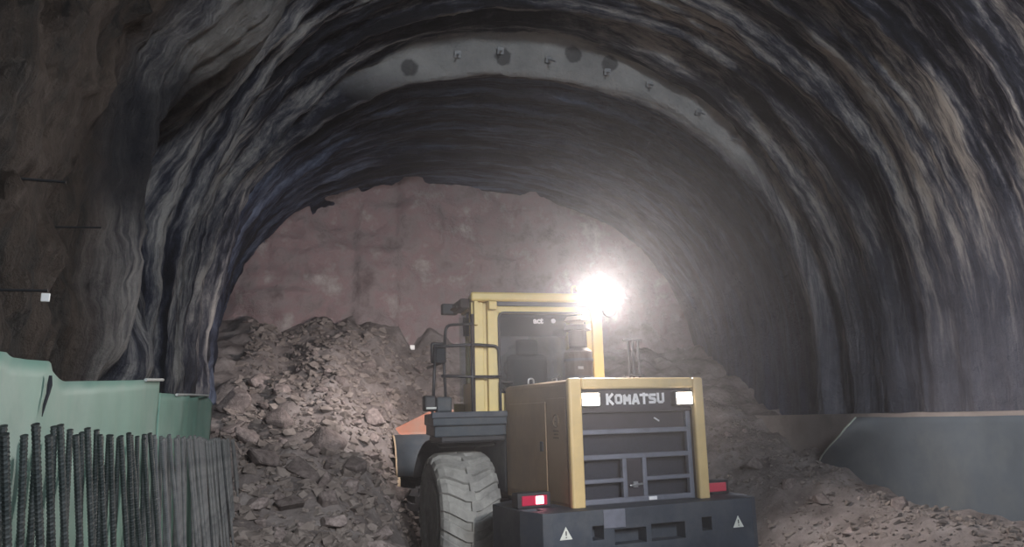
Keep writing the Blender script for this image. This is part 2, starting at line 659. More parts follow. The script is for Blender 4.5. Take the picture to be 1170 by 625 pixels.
def profile(sec, t):
    """t from 0 (left foot) to 1 (right foot): point, outward direction, arc length"""
    xl, xr, zc = sec
    cx, a, b = (xl + xr) / 2, (xr - xl) / 2, zc - ZS
    low = ZS + 0.9
    arc = PI * 0.5 * (a + b) * 1.02
    tot = arc + 2 * low
    s = t * tot
    if s < low:
        return Vector((xl + 0.0, 0, -0.9 + s)), Vector((-1, 0, 0)), s
    if s > tot - low:
        return Vector((xr, 0, -0.9 + (tot - s))), Vector((1, 0, 0)), s
    th = PI * (1 - (s - low) / arc)
    e = 2 / lerp(2.12, 2.3, sstep(8.6, 8.25, zc))
    c, si = math.cos(th), math.sin(th)
    p = Vector((cx + a * math.copysign(abs(c) ** e, c), 0, ZS + b * abs(si) ** e))
    n = Vector((c / a, 0, si / b)).normalized()
    return p, n, s


verts, uvs = [], []
for (yy, src) in rows:
    if isinstance(src, tuple):
        A, B = section(12.79), section(12.81)
        sec = tuple(lerp(p, q, src[1]) for p, q in zip(A, B))
    else:
        sec = section(src)
    for t in ANG:
        p, n, s = profile(sec, t)
        d = 0.0
        rightlow = sstep(6.5, 9, p.x) * sstep(7.8, 3.4, p.z)
        leftness = sstep(2.0, -0.8, p.x)
        near = sstep(7.2, 6.2, yy) * leftness
        # sprayed ribs over the steel arches, ragged along the arch
        wob = noise.noise(Vector((s * 0.22, yy * 0.3, 3.1)))
        per = 0.92 if yy < 12.8 else 0.8
        rib = 0.5 + 0.5 * math.sin(2 * PI * (yy / per + 0.22 * wob))
        amp = (0.17 - 0.125 * rightlow) * (1 - near)
        if yy > 12.85:
            amp *= 0.75
        d -= amp * (rib ** 1.6 - 0.4)
        d += (0.14 - 0.07 * rightlow) * (1 - 0.5 * near) * noise.noise(Vector((s * 0.20, yy * 1.9, 7.7)))
        rg1 = 1 - abs(noise.noise(Vector((s * 0.17 + 0.1 * yy, yy * 2.6, 9.3)))) * 2
        rg2 = 1 - abs(noise.noise(Vector((s * 0.42 - 0.1 * yy, yy * 5.2, 4.4)))) * 2
        d -= (0.13 - 0.09 * rightlow) * (1 - near) * max(0, rg1) ** 2
        d -= (0.06 - 0.04 * rightlow) * (1 - near) * max(0, rg2) ** 2
        d += 0.06 * (1 - near)
        d += (0.06 - 0.03 * rightlow) * noise.noise(Vector((s * 0.9 + 0.2 * yy, yy * 4.3, 1.3)))
        d += (0.03 + 0.12 * near + 0.015 * leftness) * fr(p.x * 1.1, yy * 1.1, p.z * 1.1)
        d += (0.014 + 0.06 * near + 0.008 * leftness) * fr(p.x * 3.1, yy * 3.1, p.z * 2.6)
        d += 0.02 * (1 + near) * noise.noise(Vector((p.x * 4.5, yy * 4.5, p.z * 4.5)))
        d += (0.012 + 0.02 * near + 0.006 * leftness) * fr(p.x * 8, yy * 8, p.z * 8, 3)
        # left shoulder: ridge, then a blown-out hollow behind it
        if leftness > 0:
            d -= 0.42 * leftness * math.exp(-((yy - 7.0 - 0.10 * (p.z - 3)) / 0.30) ** 2) * sstep(1.8, 3.0, p.z)
            d += 0.75 * math.exp(-((yy - 8.3) / 0.75) ** 2 - ((p.z - 4.1) / 0.75) ** 2) * leftness
            d -= 0.35 * math.exp(-((yy - 7.8) / 0.9) ** 2 - ((p.z - 6.0) / 0.7) ** 2) * leftness
            d -= 0.25 * math.exp(-((yy - 7.6) / 0.8) ** 2 - ((p.z - 2.3) / 0.4) ** 2) * leftness
        if 12.74 < yy < 12.86:
            d *= 0.35
        v = p + n * d
        v.y = yy + 0.03 * noise.noise(Vector((s * 2.0, yy * 2, 5.0)))
        verts.append(v)
        uvs.append((s, yy))


def shell_part(name, i0, i1):
    me = bpy.data.meshes.new(name)
    vv, ff, uu = [], [], []
    w = i1 - i0 + 1
    for r_ in range(len(rows)):
        for i in range(i0, i1 + 1):
            vv.append(verts[r_ * (NA + 1) + i])
            uu.append(uvs[r_ * (NA + 1) + i])
    for r_ in range(len(rows) - 1):
        for i in range(w - 1):
            a = r_ * w + i
            ff.append((a, a + 1, a + w + 1, a + w))
    me.from_pydata([tuple(v) for v in vv], [], ff)
    ul = me.uv_layers.new(name='arc')
    for l in me.loops:
        ul.data[l.index].uv = uu[l.vertex_index]
    for p in me.polygons:
        p.use_smooth = True
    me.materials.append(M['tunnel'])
    o = bpy.data.objects.new(name, me)
    C.objects.link(o)
    return struct(o)


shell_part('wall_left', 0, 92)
shell_part('ceiling', 92, 208)
shell_part('wall_right', 208, NA)

# the rock face at the end of the heading
bm = bmesh.new()
nx, nz = 150, 110
grid = []
for j in range(nz + 1):
    row = []
    for i in range(nx + 1):
        x = lerp(-3.2, 11.8, i / nx)
        z = lerp(-1.0, 9.3, j / nz)
        yy = 20.1 + 0.25 * math.sin((x - 4) * 0.25) + 0.35 * fr(x * 0.45, 2.0, z * 0.45) + 0.10 * noise.noise(Vector((x * 2.2, 0, z * 2.2)))
        yy -= 0.25 * noise.cell(Vector((x * 0.9, 0, z * 0.8))) * 0.4
        row.append(bm.verts.new((x, yy, z)))
    grid.append(row)
for j in range(nz):
    for i in range(nx):
        bm.faces.new([grid[j][i], grid[j][i + 1], grid[j + 1][i + 1], grid[j + 1][i]])
struct(obj('wall_back', bm, M['face'], smooth=True))


# ------------------------------------------------------------------ ground with the muck pile
def ground_z(x, y, detail=True):
    side = max(sstep(2.0, 0.4, x) * 0.72, sstep(6.3, 8.6, x) * 0.88)
    z = -0.35 + side
    lw, rw = sstep(3.0, 0.6, x), sstep(5.6, 7.6, x)
    y0 = 14.9 + (9.3 - 14.9) * lw + (10.2 - 14.9) * rw
    sl = 0.92 + (0.375 - 0.92) * lw + (0.345 - 0.92) * rw
    y0 += 0.45 * noise.noise(Vector((x * 0.75, 0.0, 8.8))) * sstep(12, 17, y) + 0.35 * noise.noise(Vector((x * 2.1, y * 0.4, 1.8))) * sstep(13, 18, y)
    h = max(0.0, y - y0)
    z += sl * (h * h / (h + 0.8)) * 1.04
    if detail:
        z += 0.10 * fr(x * 0.9, y * 0.9, 0.3) + 0.045 * noise.noise(Vector((x * 3.1, y * 3.1, 2)))
        k = sstep(0.1, 1.5, h)
        z += 0.16 * k * fr(x * 1.6, y * 1.6, 4.0)
        z += 0.12 * sstep(2.2, 3.6, h) * fr(x * 1.1, y * 1.1, 6.0)
    return z


bm = bmesh.new()
nx, ny = 190, 250
grid = []
for j in range(ny + 1):
    y = lerp(-7.0, 5.0, j / 40) if j < 40 else lerp(5.0, 20.6, (j - 40) / (ny - 40))
    row = []
    for i in range(nx + 1):
        x = lerp(-2.9, 11.4, i / nx)
        row.append(bm.verts.new((x, y, ground_z(x, y))))
    grid.append(row)
for j in range(ny):
    for i in range(nx):
        bm.faces.new([grid[j][i], grid[j][i + 1], grid[j + 1][i + 1], grid[j + 1][i]])
struct(obj('floor', bm, M['ground'], smooth=True))


def rock_mesh(name, seed, m, flat=0.6, npts=13, bev=0.05):
    rg = random.Random(seed)
    bm = bmesh.new()
    ex = (rg.uniform(0.8, 1.15), rg.uniform(0.6, 0.9), rg.uniform(flat * 0.75, flat))
    for _ in range(npts):
        v = Vector((rg.gauss(0, 1), rg.gauss(0, 1), rg.gauss(0, 1))).normalized() * rg.uniform(0.85, 1.1)
        bm.verts.new((v.x * ex[0], v.y * ex[1], v.z * ex[2]))
    bmesh.ops.convex_hull(bm, input=bm.verts)
    for v in [v for v in bm.verts if not v.link_faces]:
        bm.verts.remove(v)
    bmesh.ops.dissolve_limit(bm, angle_limit=R(14), verts=bm.verts, edges=bm.edges)
    if bev:
        bmesh.ops.bevel(bm, geom=bm.edges[:], offset=bev, segments=1, affect='EDGES', clamp_overlap=True)
    me = bpy.data.meshes.new(name)
    bm.to_mesh(me)
    bm.free()
    me.materials.append(m)
    return me


rock_meshes = [rock_mesh('rubble_rock', 100 + i, M['rock'], random.uniform(0.5, 0.85), random.choice((11, 13, 16))) for i in range(16)]
placed = []


def put_rock(x, y, s, label, group, i=None, sink=0.35, rot=None):
    me = rock_meshes[random.randrange(16) if i is None else i]
    o = bpy.data.objects.new('rubble_rock', me)
    C.objects.link(o)
    o.location = (x, y, ground_z(x, y) + s * 0.55 * (1 - sink) - 0.03)
    o.scale = (s, s, s)
    o.rotation_euler = rot or (random.uniform(-0.5, 0.5), random.uniform(-0.5, 0.5), random.uniform(0, 6.28))
    tag(o, label, 'rock', group)
    placed.append((x, y, s))
    return o


# boulders that stand out in the pile
# (placed by their spot on the slope)
def slope_hit(px, py):
    d = ray(px, py)
    t = 6.0
    while t < 26:
        q = CAMP + d * t
        if q.z < ground_z(q.x, q.y, False):
            return q
        t += 0.05
    return CAMP + d * 20


big = [
    (368, 507, 0.46, 'largest broad grey boulder lying mid slope on the muck pile', (0.5, 0.1, 0.4)),
    (300, 535, 0.36, 'dark angular slab beside the rebar end, just below the lit part of the slope', (0.3, 0.3, 1.2)),
    (345, 545, 0.33, 'flat grey slab right of the dark slab, just below the lit part of the slope', (0.5, -0.4, 2.2)),
    (318, 490, 0.34, 'grey boulder on the slope just left of and above the largest boulder', (0.7, 0.2, 0.9)),
    (283, 512, 0.30, 'light block low on the slope against the rebar end', (0.2, 0.8, 0.2)),
    (268, 470, 0.32, 'big grey boulder on the pile edge beside the far green sheet', (0.4, 0.5, 2.9)),
    (405, 545, 0.28, 'dark shaded rock on the slope left of the loader front wheel', (0.2, 0.4, 1.7)),
    (430, 492, 0.30, 'lit rock on the slope close to the orange bucket', (0.6, -0.2, 0.6)),
    (330, 583, 0.26, 'dark flat rock lying near the foot of the muck pile', (0.1, 0.3, 2.6)),
    (298, 440, 0.36, 'grey boulder high on the left of the pile above the far green sheet', (0.4, 0.2, 0.8)),
    (862, 536, 0.28, 'larger rock on the right slope beside the loader bumper', (0.3, 0.2, 0.3)),
    (905, 560, 0.20, 'small rock on the right slope below the slanted sheet end', (0.2, 0.1, 1.3)),
]
for px, py, s, lab, rot in big:
    q = slope_hit(px, py)
    put_rock(q.x, q.y, s, lab, None, sink=0.3, rot=rot)

tries = 0
n_left = n_right = 0
while (n_left < 205 or n_right < 60) and tries < 20000:
    tries += 1
    left = n_left < 205 and (n_right >= 60 or random.random() < 0.75)
    if left:
        u = random.random() ** 1.25
        x, y = random.uniform(-1.4, 3.3), lerp(10.0, 19.4, u)
        if x > 1.2 and y < 11.8 + (x - 1.2) * 2.2:
            continue
        s = min(0.40, 0.09 + random.expovariate(1 / 0.08)) * (1 - 0.45 * sstep(12.5, 17, y))
        lab, grp = 'angular grey-brown rock among the rubble of the muck pile left of the loader', 'rocks of the left muck pile'
    else:
        x, y = random.uniform(6.4, 9.3), random.uniform(9.2, 16.5)
        s = min(0.24, 0.055 + random.expovariate(1 / 0.045))
        lab, grp = 'dusty grey stone on the rubble slope right of the loader', 'stones of the right rubble slope'
        if x > 8.75:
            continue
    if any((x - a) ** 2 + (y - b) ** 2 < ((s + c) * 0.82) ** 2 for a, b, c in placed):
        continue
    put_rock(x, y, s, lab, grp)
    if left:
        n_left += 1
    else:
        n_right += 1

# the small stuff between them: one object
bm = bmesh.new()
rg = random.Random(5)


def pebble(bm, x, y, z, s):
    vs = []
    for _ in range(9):
        v = Vector((rg.gauss(0, 1), rg.gauss(0, 1), rg.gauss(0, 1))).normalized()
        vs.append(bm.verts.new((x + v.x * s, y + v.y * s * rg.uniform(0.6, 1), z + v.z * s * 0.65)))
    r_ = bmesh.ops.convex_hull(bm, input=vs)
    for g in r_.get('geom_interior', []):
        if isinstance(g, bmesh.types.BMVert) and g.is_valid:
            bm.verts.remove(g)


def pebbles(n, fx, fy, smin, smean, smax, skip=None):
    global bm_all
    k = 0
    while k < n:
        x, y = fx(), fy()
        if skip and skip(x, y):
            continue
        s = min(smax, smin + rg.expovariate(1 / smean))
        b = bmesh.new()
        pebble(b, x, y, ground_z(x, y) + 0.2 * s, s)
        base = len(PV)
        for v in b.verts:
            v.index_update if False else None
        b.verts.index_update()
        PV.extend(tuple(v.co) for v in b.verts)
        PF.extend(tuple(base + v.index for v in f.verts) for f in b.faces)
        b.free()
        k += 1


bm.free()
PV, PF = [], []
pebbles(3800, lambda: rg.uniform(-1.45, 3.6), lambda: lerp(9.2, 19.6, rg.random() ** 1.3), 0.025, 0.035, 0.15, lambda x, y: (x > 1.2 and y < 11.3 + (x - 1.2) * 2.2) or (x > 2.3 and y < 17.0) or x < -1.25)
pebbles(2600, lambda: rg.uniform(6.0, 8.95), lambda: lerp(7.4, 16.5, rg.random() ** 1.2), 0.014, 0.018, 0.08, lambda x, y: x < 6.5 and y < 17)
me = bpy.data.meshes.new('rubble')
me.from_pydata(PV, [], PF)
me.materials.append(M['gravel'])
o = bpy.data.objects.new('rubble', me)
C.objects.link(o)
tag(o, 'loose small rubble and grit strewn over the muck pile and tunnel floor', 'rubble', kind='stuff')

# ------------------------------------------------------------------ left: kerb, membrane, rebar
bm = bmesh.new()
box(bm, -1.95, -0.42, 0.5, 11.9, -0.6, 0.12)
struct(obj('trim_1', bm, M['kerb'], bevel=0.03))

MX = -1.10


def sheet(name, prof, zlow, m, wave=0.03, thick=0.012, ny=90, nz=26):
    """hanging membrane in the y-z plane; prof: (y, top z) points"""
    bm = bmesh.new()
    y0, y1 = prof[0][0], prof[-1][0]
    g = []
    for i in range(ny + 1):
        y = lerp(y0, y1, i / ny)
        zt = prof[-1][1]
        for (a, za), (b, zb) in zip(prof, prof[1:]):
            if a <= y <= b:
                zt = lerp(za, zb, (y - a) / max(1e-6, b - a))
                break
        col = []
        for j in range(nz + 1):
            z = lerp(zlow, zt, j / nz)
            x = MX + wave * fr(y * 0.8, z * 0.5, 2.2) + 0.012 * noise.noise(Vector((y * 4, z * 2.0, 1)))
            col.append(bm.verts.new((x, y, z)))
        g.append(col)
    for i in range(ny):
        for j in range(nz):
            bm.faces.new([g[i][j], g[i][j + 1], g[i + 1][j + 1], g[i + 1][j]])
    o = obj(name, bm, m, smooth=True)
    sm = o.modifiers.new('thick', 'SOLIDIFY')
    sm.thickness = thick
    sm.offset = 0
    return o


def yz(px, py):
    q = on(0, MX, px, py)
    return (q.y, q.z)


pts = [(-60, 396), (0, 402), (6, 403), (8, 408), (30, 411), (58, 413), (61, 424), (72, 432), (80, 436), (165, 434), (183, 434)]
main = sheet('membrane_sheet', [yz(*p) for p in pts], 0.08, M['green'], 0.035)
tag(main, 'large pale green waterproofing sheet with stepped top edge hung behind the rebar', 'membrane')
pts2 = [(183.5, 449), (197, 450), (200, 451), (236, 452), (240, 462)]
second = sheet('membrane_sheet', [yz(*p) for p in pts2], 0.3, M['green'], 0.06, ny=30)
tag(second, 'short darker green sheet with rounded corner at the far end of the larger sheet', 'membrane')
# pale welded edge on the top hems
for par, ps, nm in ((main, [(163, 434), (170, 434), (183, 434)], 'edge_tape'), (second, [(199, 451), (215, 451), (236, 452)], 'edge_tape')):
    bm = bmesh.new()
    q = [Vector((MX + 0.02, *yz(*p))) for p in ps]
    tube(bm, q, 0.012, 6)
    obj(nm, bm, M['tape'], par)
bm = bmesh.new()  # black strip laid on for the darkness behind a tear
q = [Vector((MX + 0.03, *yz(*p))) for p in ((49, 429), (48, 440), (46, 450), (42, 462), (39, 476))]
for a, b, w0, w1 in zip(q, q[1:], (0.012, 0.02, 0.014, 0.012), (0.02, 0.014, 0.012, 0.003)):
    cyl(bm, a, b, w0 * 0.6, w1 * 0.6, 6)
tag(obj('tear', bm, M['ink'], main), 'dark strip for a ragged tear in the sheet')


def rebar_mesh(L, r):
    bm = bmesh.new()
    n = 8
    pitch = 0.0135
    rings = []
    z = 0.0
    k = 0
    while z < L:
        for dz, rr in ((0.0, r), (0.005, r), (0.007, r * 1.15), (0.0105, r * 1.15)):
            ring = []
            for i in range(n):
                t = 2 * PI * i / n
                sk = 0.005 * math.sin(t + (0 if k % 2 else 0.4))
                ring.append(bm.verts.new((rr * math.cos(t), rr * math.sin(t), z + dz + sk)))
            rings.append(ring)
        z += pitch
        k += 1
    for a, b in zip(rings, rings[1:]):
        for i in range(n):
            bm.faces.new([a[i], a[(i + 1) % n], b[(i + 1) % n], b[i]])
    bm.faces.new(rings[0][::-1])
    bm.faces.new(rings[-1])
    me = bpy.data.meshes.new('rebar_bar')
    bm.to_mesh(me)
    bm.free()
    me.materials.append(M['rebar'])
    return me


bar_me = rebar_mesh(1.64, 0.0118)
bar_me2 = bar_me.copy()
bar_me2.materials.clear()
bar_me2.materials.append(M['rebar_dusty'])
rg = random.Random(11)
y = 2.30
k = 0
while y < 10.9:
    near = y < 5.2
    lean_row = (k % 2 == 0)
    o = bpy.data.objects.new('rebar_bar', bar_me if y < 5.0 + rg.uniform(-0.5, 0.5) else bar_me2)
    C.objects.link(o)
    # the bars lean: tips back towards the sheet, feet out and farther down the tunnel
    tip = Vector(((-0.85 if lean_row else -0.94) + rg.uniform(-0.015, 0.015), y, 1.755 - 0.024 * (y - 2.3) + rg.uniform(-0.03, 0.012)))
    if lean_row:
        foot = Vector((tip.x + rg.uniform(0.13, 0.24), y + rg.uniform(0.03, 0.20), 0.10))
    else:
        foot = Vector((tip.x + rg.uniform(0.07, 0.13), y + rg.uniform(-0.05, 0.06), 0.10))
    if y > 9.2:
        foot.y += 0.30 * (y - 9.2)
    dv = tip - foot
    qt = Vector((0, 0, 1)).rotation_difference(dv)
    o.location = foot
    o.rotation_mode = 'QUATERNION'
    o.rotation_quaternion = qt
    o.scale = (1, 1, dv.length / 1.64)
    if lean_row:
        tag(o, 'ribbed steel rebar leaning in the front row before the green sheet', 'rebar', 'leaning front row of rebar')
    else:
        tag(o, 'ribbed steel rebar standing upright in the back row close to the green sheet', 'rebar', 'upright back row of rebar')
    k += 1
    y += (0.094 if y < 5.2 else 0.084) * rg.uniform(0.75, 1.25)

# ------------------------------------------------------------------ right: kerb wall and grey sheet
bm = bmesh.new()
poly = []
nn = 60
g = []
for i in range(nn + 1):
    y = lerp(3.0, 16.6, i / nn)
    col = []
    for j in range(9):
        z = lerp(-0.8, 1.93, j / 8)
        x = 9.24 + 0.03 * fr(y * 0.7, z, 0.4) + 0.10 * sstep(1.0, -0.8, z) * -1
        col.append(bm.verts.new((x, y, z + (0.02 * noise.noise(Vector((y * 2, 0, 1))) if j == 8 else 0))))
    col.append(bm.verts.new((9.95, y, 1.95)))
    g.append(col)
for i in range(nn):
    for j in range(9):
        bm.faces.new([g[i][j], g[i + 1][j], g[i + 1][j + 1], g[i][j + 1]])
struct(obj('trim_2', bm, M['kerb'], smooth=False))


def yzr(px, py, X=9.10):
    q = on(0, X, px, py)
    return q.y, q.z


MXs = MX
MX = 9.10
topr = [(1230, 470), (1170, 472), (1100, 474), (1050, 473), (1010, 474), (988, 477)]
pr = sorted([yzr(*p) for p in topr])
# one long sheet; its far end is cut on the slant and curls off the wall
bm = bmesh.new()
ya = pr[-1][0]
yb = yzr(943, 545)[0]
q = []
n1, n2 = 110, 18
for i in range(n1 + 1):
    t = 1 - (1 - i / n1) ** 1.6
    col = []
    for j in range(n2 + 1):
        u = j / n2
        ye = lerp(yb, ya + 0.04, sstep(0.45, 1.0, u) ** 0.8)
        y = lerp(3.4, ye, t)
        z = lerp(0.2, pr[-1][1] + 0.008 * noise.noise(Vector((y * 1.5, 0, 3))), u)
        curl = 0.30 * math.exp(-((ye - y) / 0.32) ** 2) * sstep(0.25, 0.75, u) * (1 - 0.55 * sstep(0.9, 1.0, u))
        col.append(bm.verts.new((9.10 + 0.05 * fr(y * 0.8, z * 0.5, 2.2) + 0.012 * noise.noise(Vector((y * 4, z * 2.0, 1))) - curl, y, z)))
    q.append(col)
for i in range(n1):
    for j in range(n2):
        bm.faces.new([q[i][j], q[i][j + 1], q[i + 1][j + 1], q[i + 1][j]])
gs = obj('geotextile_sheet', bm, M['sheet'], smooth=True)
sm_ = gs.modifiers.new('thick', 'SOLIDIFY')
sm_.thickness = 0.012
sm_.offset = 0
tag(gs, 'long grey-blue sheet with a curled slanted end, hung along the low right wall', 'membrane')
# lit edge of the slanted cut, its brightness put into a pale strip
bm = bmesh.new()
q2 = []
for j in range(8, n2 + 1):
    u = j / n2
    z = lerp(0.2, pr[-1][1], u)
    ye = lerp(yb, ya + 0.04, sstep(0.45, 1.0, u) ** 0.8)
    curl = 0.30 * sstep(0.25, 0.75, u) * (1 - 0.55 * sstep(0.9, 1.0, u))
    q2.append((9.09 + 0.05 * fr(ye * 0.8, z * 0.5, 2.2) - curl, ye, z))
tube(bm, q2, 0.016, 6)
tag(obj('lit_edge', bm, M['sheet_lit'], gs, smooth=True), 'pale strip for the lit curled edge')
MX = MXs


# ------------------------------------------------------------------ rods, tags and bolts in the rock
def surf(px, py, xs):
    return on(0, xs, px, py)


def rod_thing(name, p0, p1, r, label, cat, group=None, m='rod'):
    bm = bmesh.new()
    d = (Vector(p1) - Vector(p0))
    cyl(bm, (0, 0, 0), d, r, r * 0.9, 10)
    o = obj(name, bm, M[m])
    o.location = p0
    return tag(o, label, cat, group)


p = on(0, -1.45, 78, 211)
rod_thing('steel_peg', p + Vector((-0.6, 0, 0.02)), p + Vector((0.0, -0.05, 0)), 0.009, 'highest dark steel peg jutting from the brown rock wall', 'peg')
p = on(0, -1.45, 118, 262)
rod_thing('steel_peg', p + Vector((-0.6, 0, -0.02)), p + Vector((0.0, -0.05, 0)), 0.008, 'dark steel peg beside the dark hollow in the left wall', 'peg')
p = on(0, -1.40, 56, 333)
o = rod_thing('steel_peg', p + Vector((-0.6, 0, -0.01)), p + Vector((0.0, -0.02, 0)), 0.009, 'steel peg with a white square tag above the green sheet', 'peg')
bm = bmesh.new()
qv = Vector((0.6, -0.02, -0.03))
box(bm, qv.x - 0.022, qv.x + 0.022, qv.y - 0.035, qv.y - 0.021, qv.z - 0.025, qv.z + 0.022)
tag(obj('reflector_tag', bm, M['reflector'], o, bevel=0.004), 'white square tag')

# the survey target on the muck slope in front of the face
e = slope_hit(471, 404)
tp = on(1, e.y, 471, 397)
t = empty('survey_sign', (tp.x, e.y, e.z - 0.15))
bm = bmesh.new()
cyl(bm, (0, 0, 0), (0, 0, tp.z - e.z + 0.17), 0.012, 0.012, 8)
obj('rod', bm, M['rod'], t)
bm = bmesh.new()
hz = tp.z - e.z + 0.15
box(bm, -0.06, 0.06, -0.035, -0.01, hz - 0.06, hz + 0.06)
obj('plate', bm, M['reflector'], t, bevel=0.01)
tag(t, 'small white square survey plate on a thin rod left of the cab', 'target')


# rock bolts sticking out of the pale band
def bolt(px, py, tilt, ln, i):
    p = on(1, 12.74, px, py)
    t = empty('rock_bolt', p, (R(122), 0, tilt))
    bm = bmesh.new()
    cyl(bm, (0, 0, -0.10), (0, 0, ln), 0.018, 0.015, 8)
    obj('rod', bm, M['bolt'], t)
    bm = bmesh.new()
    box(bm, -0.06, 0.06, -0.06, 0.06, 0.0, 0.012)
    obj('plate', bm, M['bolt'], t, bevel=0.004)
    bm = bmesh.new()
    cyl(bm, (0, 0, 0.012), (0, 0, 0.04), 0.026, 0.026, 6)
    obj('nut', bm, M['bolt'], t)
    return t


bolts = [(523, 62, 'first rock bolt at the left of the pale arch band'),
         (572, 58, 'rock bolt left of the crown on the pale arch band'),
         (627, 68, 'long rock bolt at the crown of the pale arch band'),
         (694, 82, 'rock bolt just right of the crown on the pale arch band'),
         (742, 96, 'rock bolt above the lower edge of the pale band, over the loader lamp'),
         (798, 128, 'rock bolt low on the right arm of the pale arch band'),
         (838, 158, 'last rock bolt where the pale band fades on the right')]
for i, (px, py, lab) in enumerate(bolts):
    tag(bolt(px, py, random.uniform(-0.3, 0.3), 0.20 + (0.16 if i == 2 else 0.05), i), lab, 'rock bolt', 'rock bolts in the pale arch band')

# ------------------------------------------------------------------ the wheel loader
LR = empty('wheel_loader', (4.03, 8.51, -0.35), (0, R(-1.6), R(8)))
tag(LR, 'yellow wheel loader seen from behind, lamps lit, digging into the muck pile', 'wheel loader')
LW = Matrix.Translation(LR.location) @ LR.rotation_euler.to_matrix().to_4x4()

# counterweight: faceted cast block with towing pockets
bm = bmesh.new()
outline = [(-1.34, 0.0), (1.34, 0.0), (1.44, 0.05), (1.55, 0.42), (1.55, 1.25), (1.0, 1.7), (-1.0, 1.7), (-1.55, 1.25), (-1.55, 0.42), (-1.44, 0.05)]
prism(bm, outline, 2, 0.52, 1.19)
cw = obj('counterweight', bm, M['iron'], LR, bevel=0.03)
cut(cw, [(-0.86, -0.72, -0.1, 0.22, 0.87, 1.02), (0.60, 0.74, -0.1, 0.22, 0.86, 1.01),
         (-0.58, -0.17, -0.1, 0.18, 0.80, 0.965), (-0.10, 0.36, -0.1, 0.18, 0.80, 0.985),
         (-1.5, -1.3, 0.30, 0.5, 1.05, 1.5)])
# welded plate on the rear face, paler with wear
obj('wear_plate', bx(-0.72, -0.44, -0.012, 0.01, 0.985, 1.185), M['bars'], cw, bevel=0.005)


def triangle_decal(x, z, s, parent):
    bm = bmesh.new()
    prism(bm, [(x - s, z), (x + s, z), (x, z + 1.75 * s)], 1, -0.006, 0.002)
    t = obj('warning_triangle', bm, M['decal'], parent, bevel=0.003)
    tag(t, 'pale warning triangle decal')
    bm = bmesh.new()
    box(bm, x - 0.006 * s / 0.07, x + 0.006 * s / 0.07, -0.009, -0.004, z + 0.55 * s, z + 1.15 * s)
    box(bm, x - 0.006 * s / 0.07, x + 0.006 * s / 0.07, -0.009, -0.004, z + 0.25 * s, z + 0.40 * s)
    obj('exclamation_mark', bm, M['ink'], t)


triangle_decal(-1.19, 0.905, 0.078, cw)
triangle_decal(1.12, 0.86, 0.078, cw)

# engine hood with the rear opening
bm = bmesh.new()
prism(bm, [(-0.93, 1.18), (0.93, 1.18), (0.93, 2.59), (0.91, 2.63), (0.87, 2.65), (-0.87, 2.65), (-0.91, 2.63), (-0.93, 2.59)], 1, 0.60, 2.25)
prism(bm, [(-0.93, 1.18), (-0.80, 1.18), (-0.80, 2.54), (-0.93, 2.54)], 1, 0.30, 0.60)
prism(bm, [(0.82, 1.18), (0.93, 1.18), (0.93, 2.54), (0.82, 2.54)], 1, 0.30, 0.60)
prism(bm, [(-0.93, 2.54), (0.93, 2.54), (0.93, 2.59), (0.91, 2.63), (0.87, 2.65), (-0.87, 2.65), (-0.91, 2.63), (-0.93, 2.59)], 1, 0.30, 0.60)
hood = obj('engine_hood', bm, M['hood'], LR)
obj('rear_frame', (lambda b: (box(b, -0.95, -0.78, 0.265, 0.36, 1.17, 2.66), box(b, 0.80, 0.95, 0.265, 0.36, 1.17, 2.66), box(b, -0.78, 0.80, 0.265, 0.36, 2.53, 2.66), b)[-1])(bmesh.new()), M['yellow'], hood, bevel=0.03, seg=3)
# doors and seams on both flanks
for sx in (-1, 1):
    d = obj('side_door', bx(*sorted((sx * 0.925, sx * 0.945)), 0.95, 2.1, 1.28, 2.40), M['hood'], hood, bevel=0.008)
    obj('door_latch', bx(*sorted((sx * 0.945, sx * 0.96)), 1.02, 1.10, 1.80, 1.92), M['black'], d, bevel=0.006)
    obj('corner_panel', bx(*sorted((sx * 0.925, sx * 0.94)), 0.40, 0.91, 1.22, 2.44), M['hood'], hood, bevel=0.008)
# faded emblem with printed lines on the left flank
bm = bmesh.new()
for k in range(20):
    a, b = 2 * PI * k / 20, 2 * PI * (k + 1) / 20
    cyl(bm, (-0.942, 0.66 + 0.075 * math.cos(a), 2.17 + 0.075 * math.sin(a)), (-0.942, 0.66 + 0.075 * math.cos(b), 2.17 + 0.075 * math.sin(b)), 0.009, n=6)
for z, w in ((2.05, 0.08), (2.01, 0.06), (1.97, 0.08)):
    box(bm, -0.944, -0.935, 0.66 - w, 0.66 + w, z - 0.01, z + 0.01)
box(bm, -0.944, -0.935, 0.63, 0.65, 2.12, 2.21)
box(bm, -0.944, -0.935, 0.63, 0.70, 2.155, 2.17)
obj('faded_emblem', bm, M['faded'], hood)
# lifting eye on the far left edge of the hood top
bm = bmesh.new()
tube(bm, [(-0.80, 1.75, 2.63), (-0.80, 1.75, 2.73), (-0.72, 1.75, 2.73), (-0.72, 1.75, 2.63)], 0.012, 8, 0.04)
obj('lifting_eye', bm, M['chrome'], hood, smooth=True)
bm = bmesh.new()
box(bm, 0.02, 0.42, 0.7, 1.1, 2.645, 2.68)
obj('filler_cover', bm, M['hood'], hood, bevel=0.012)

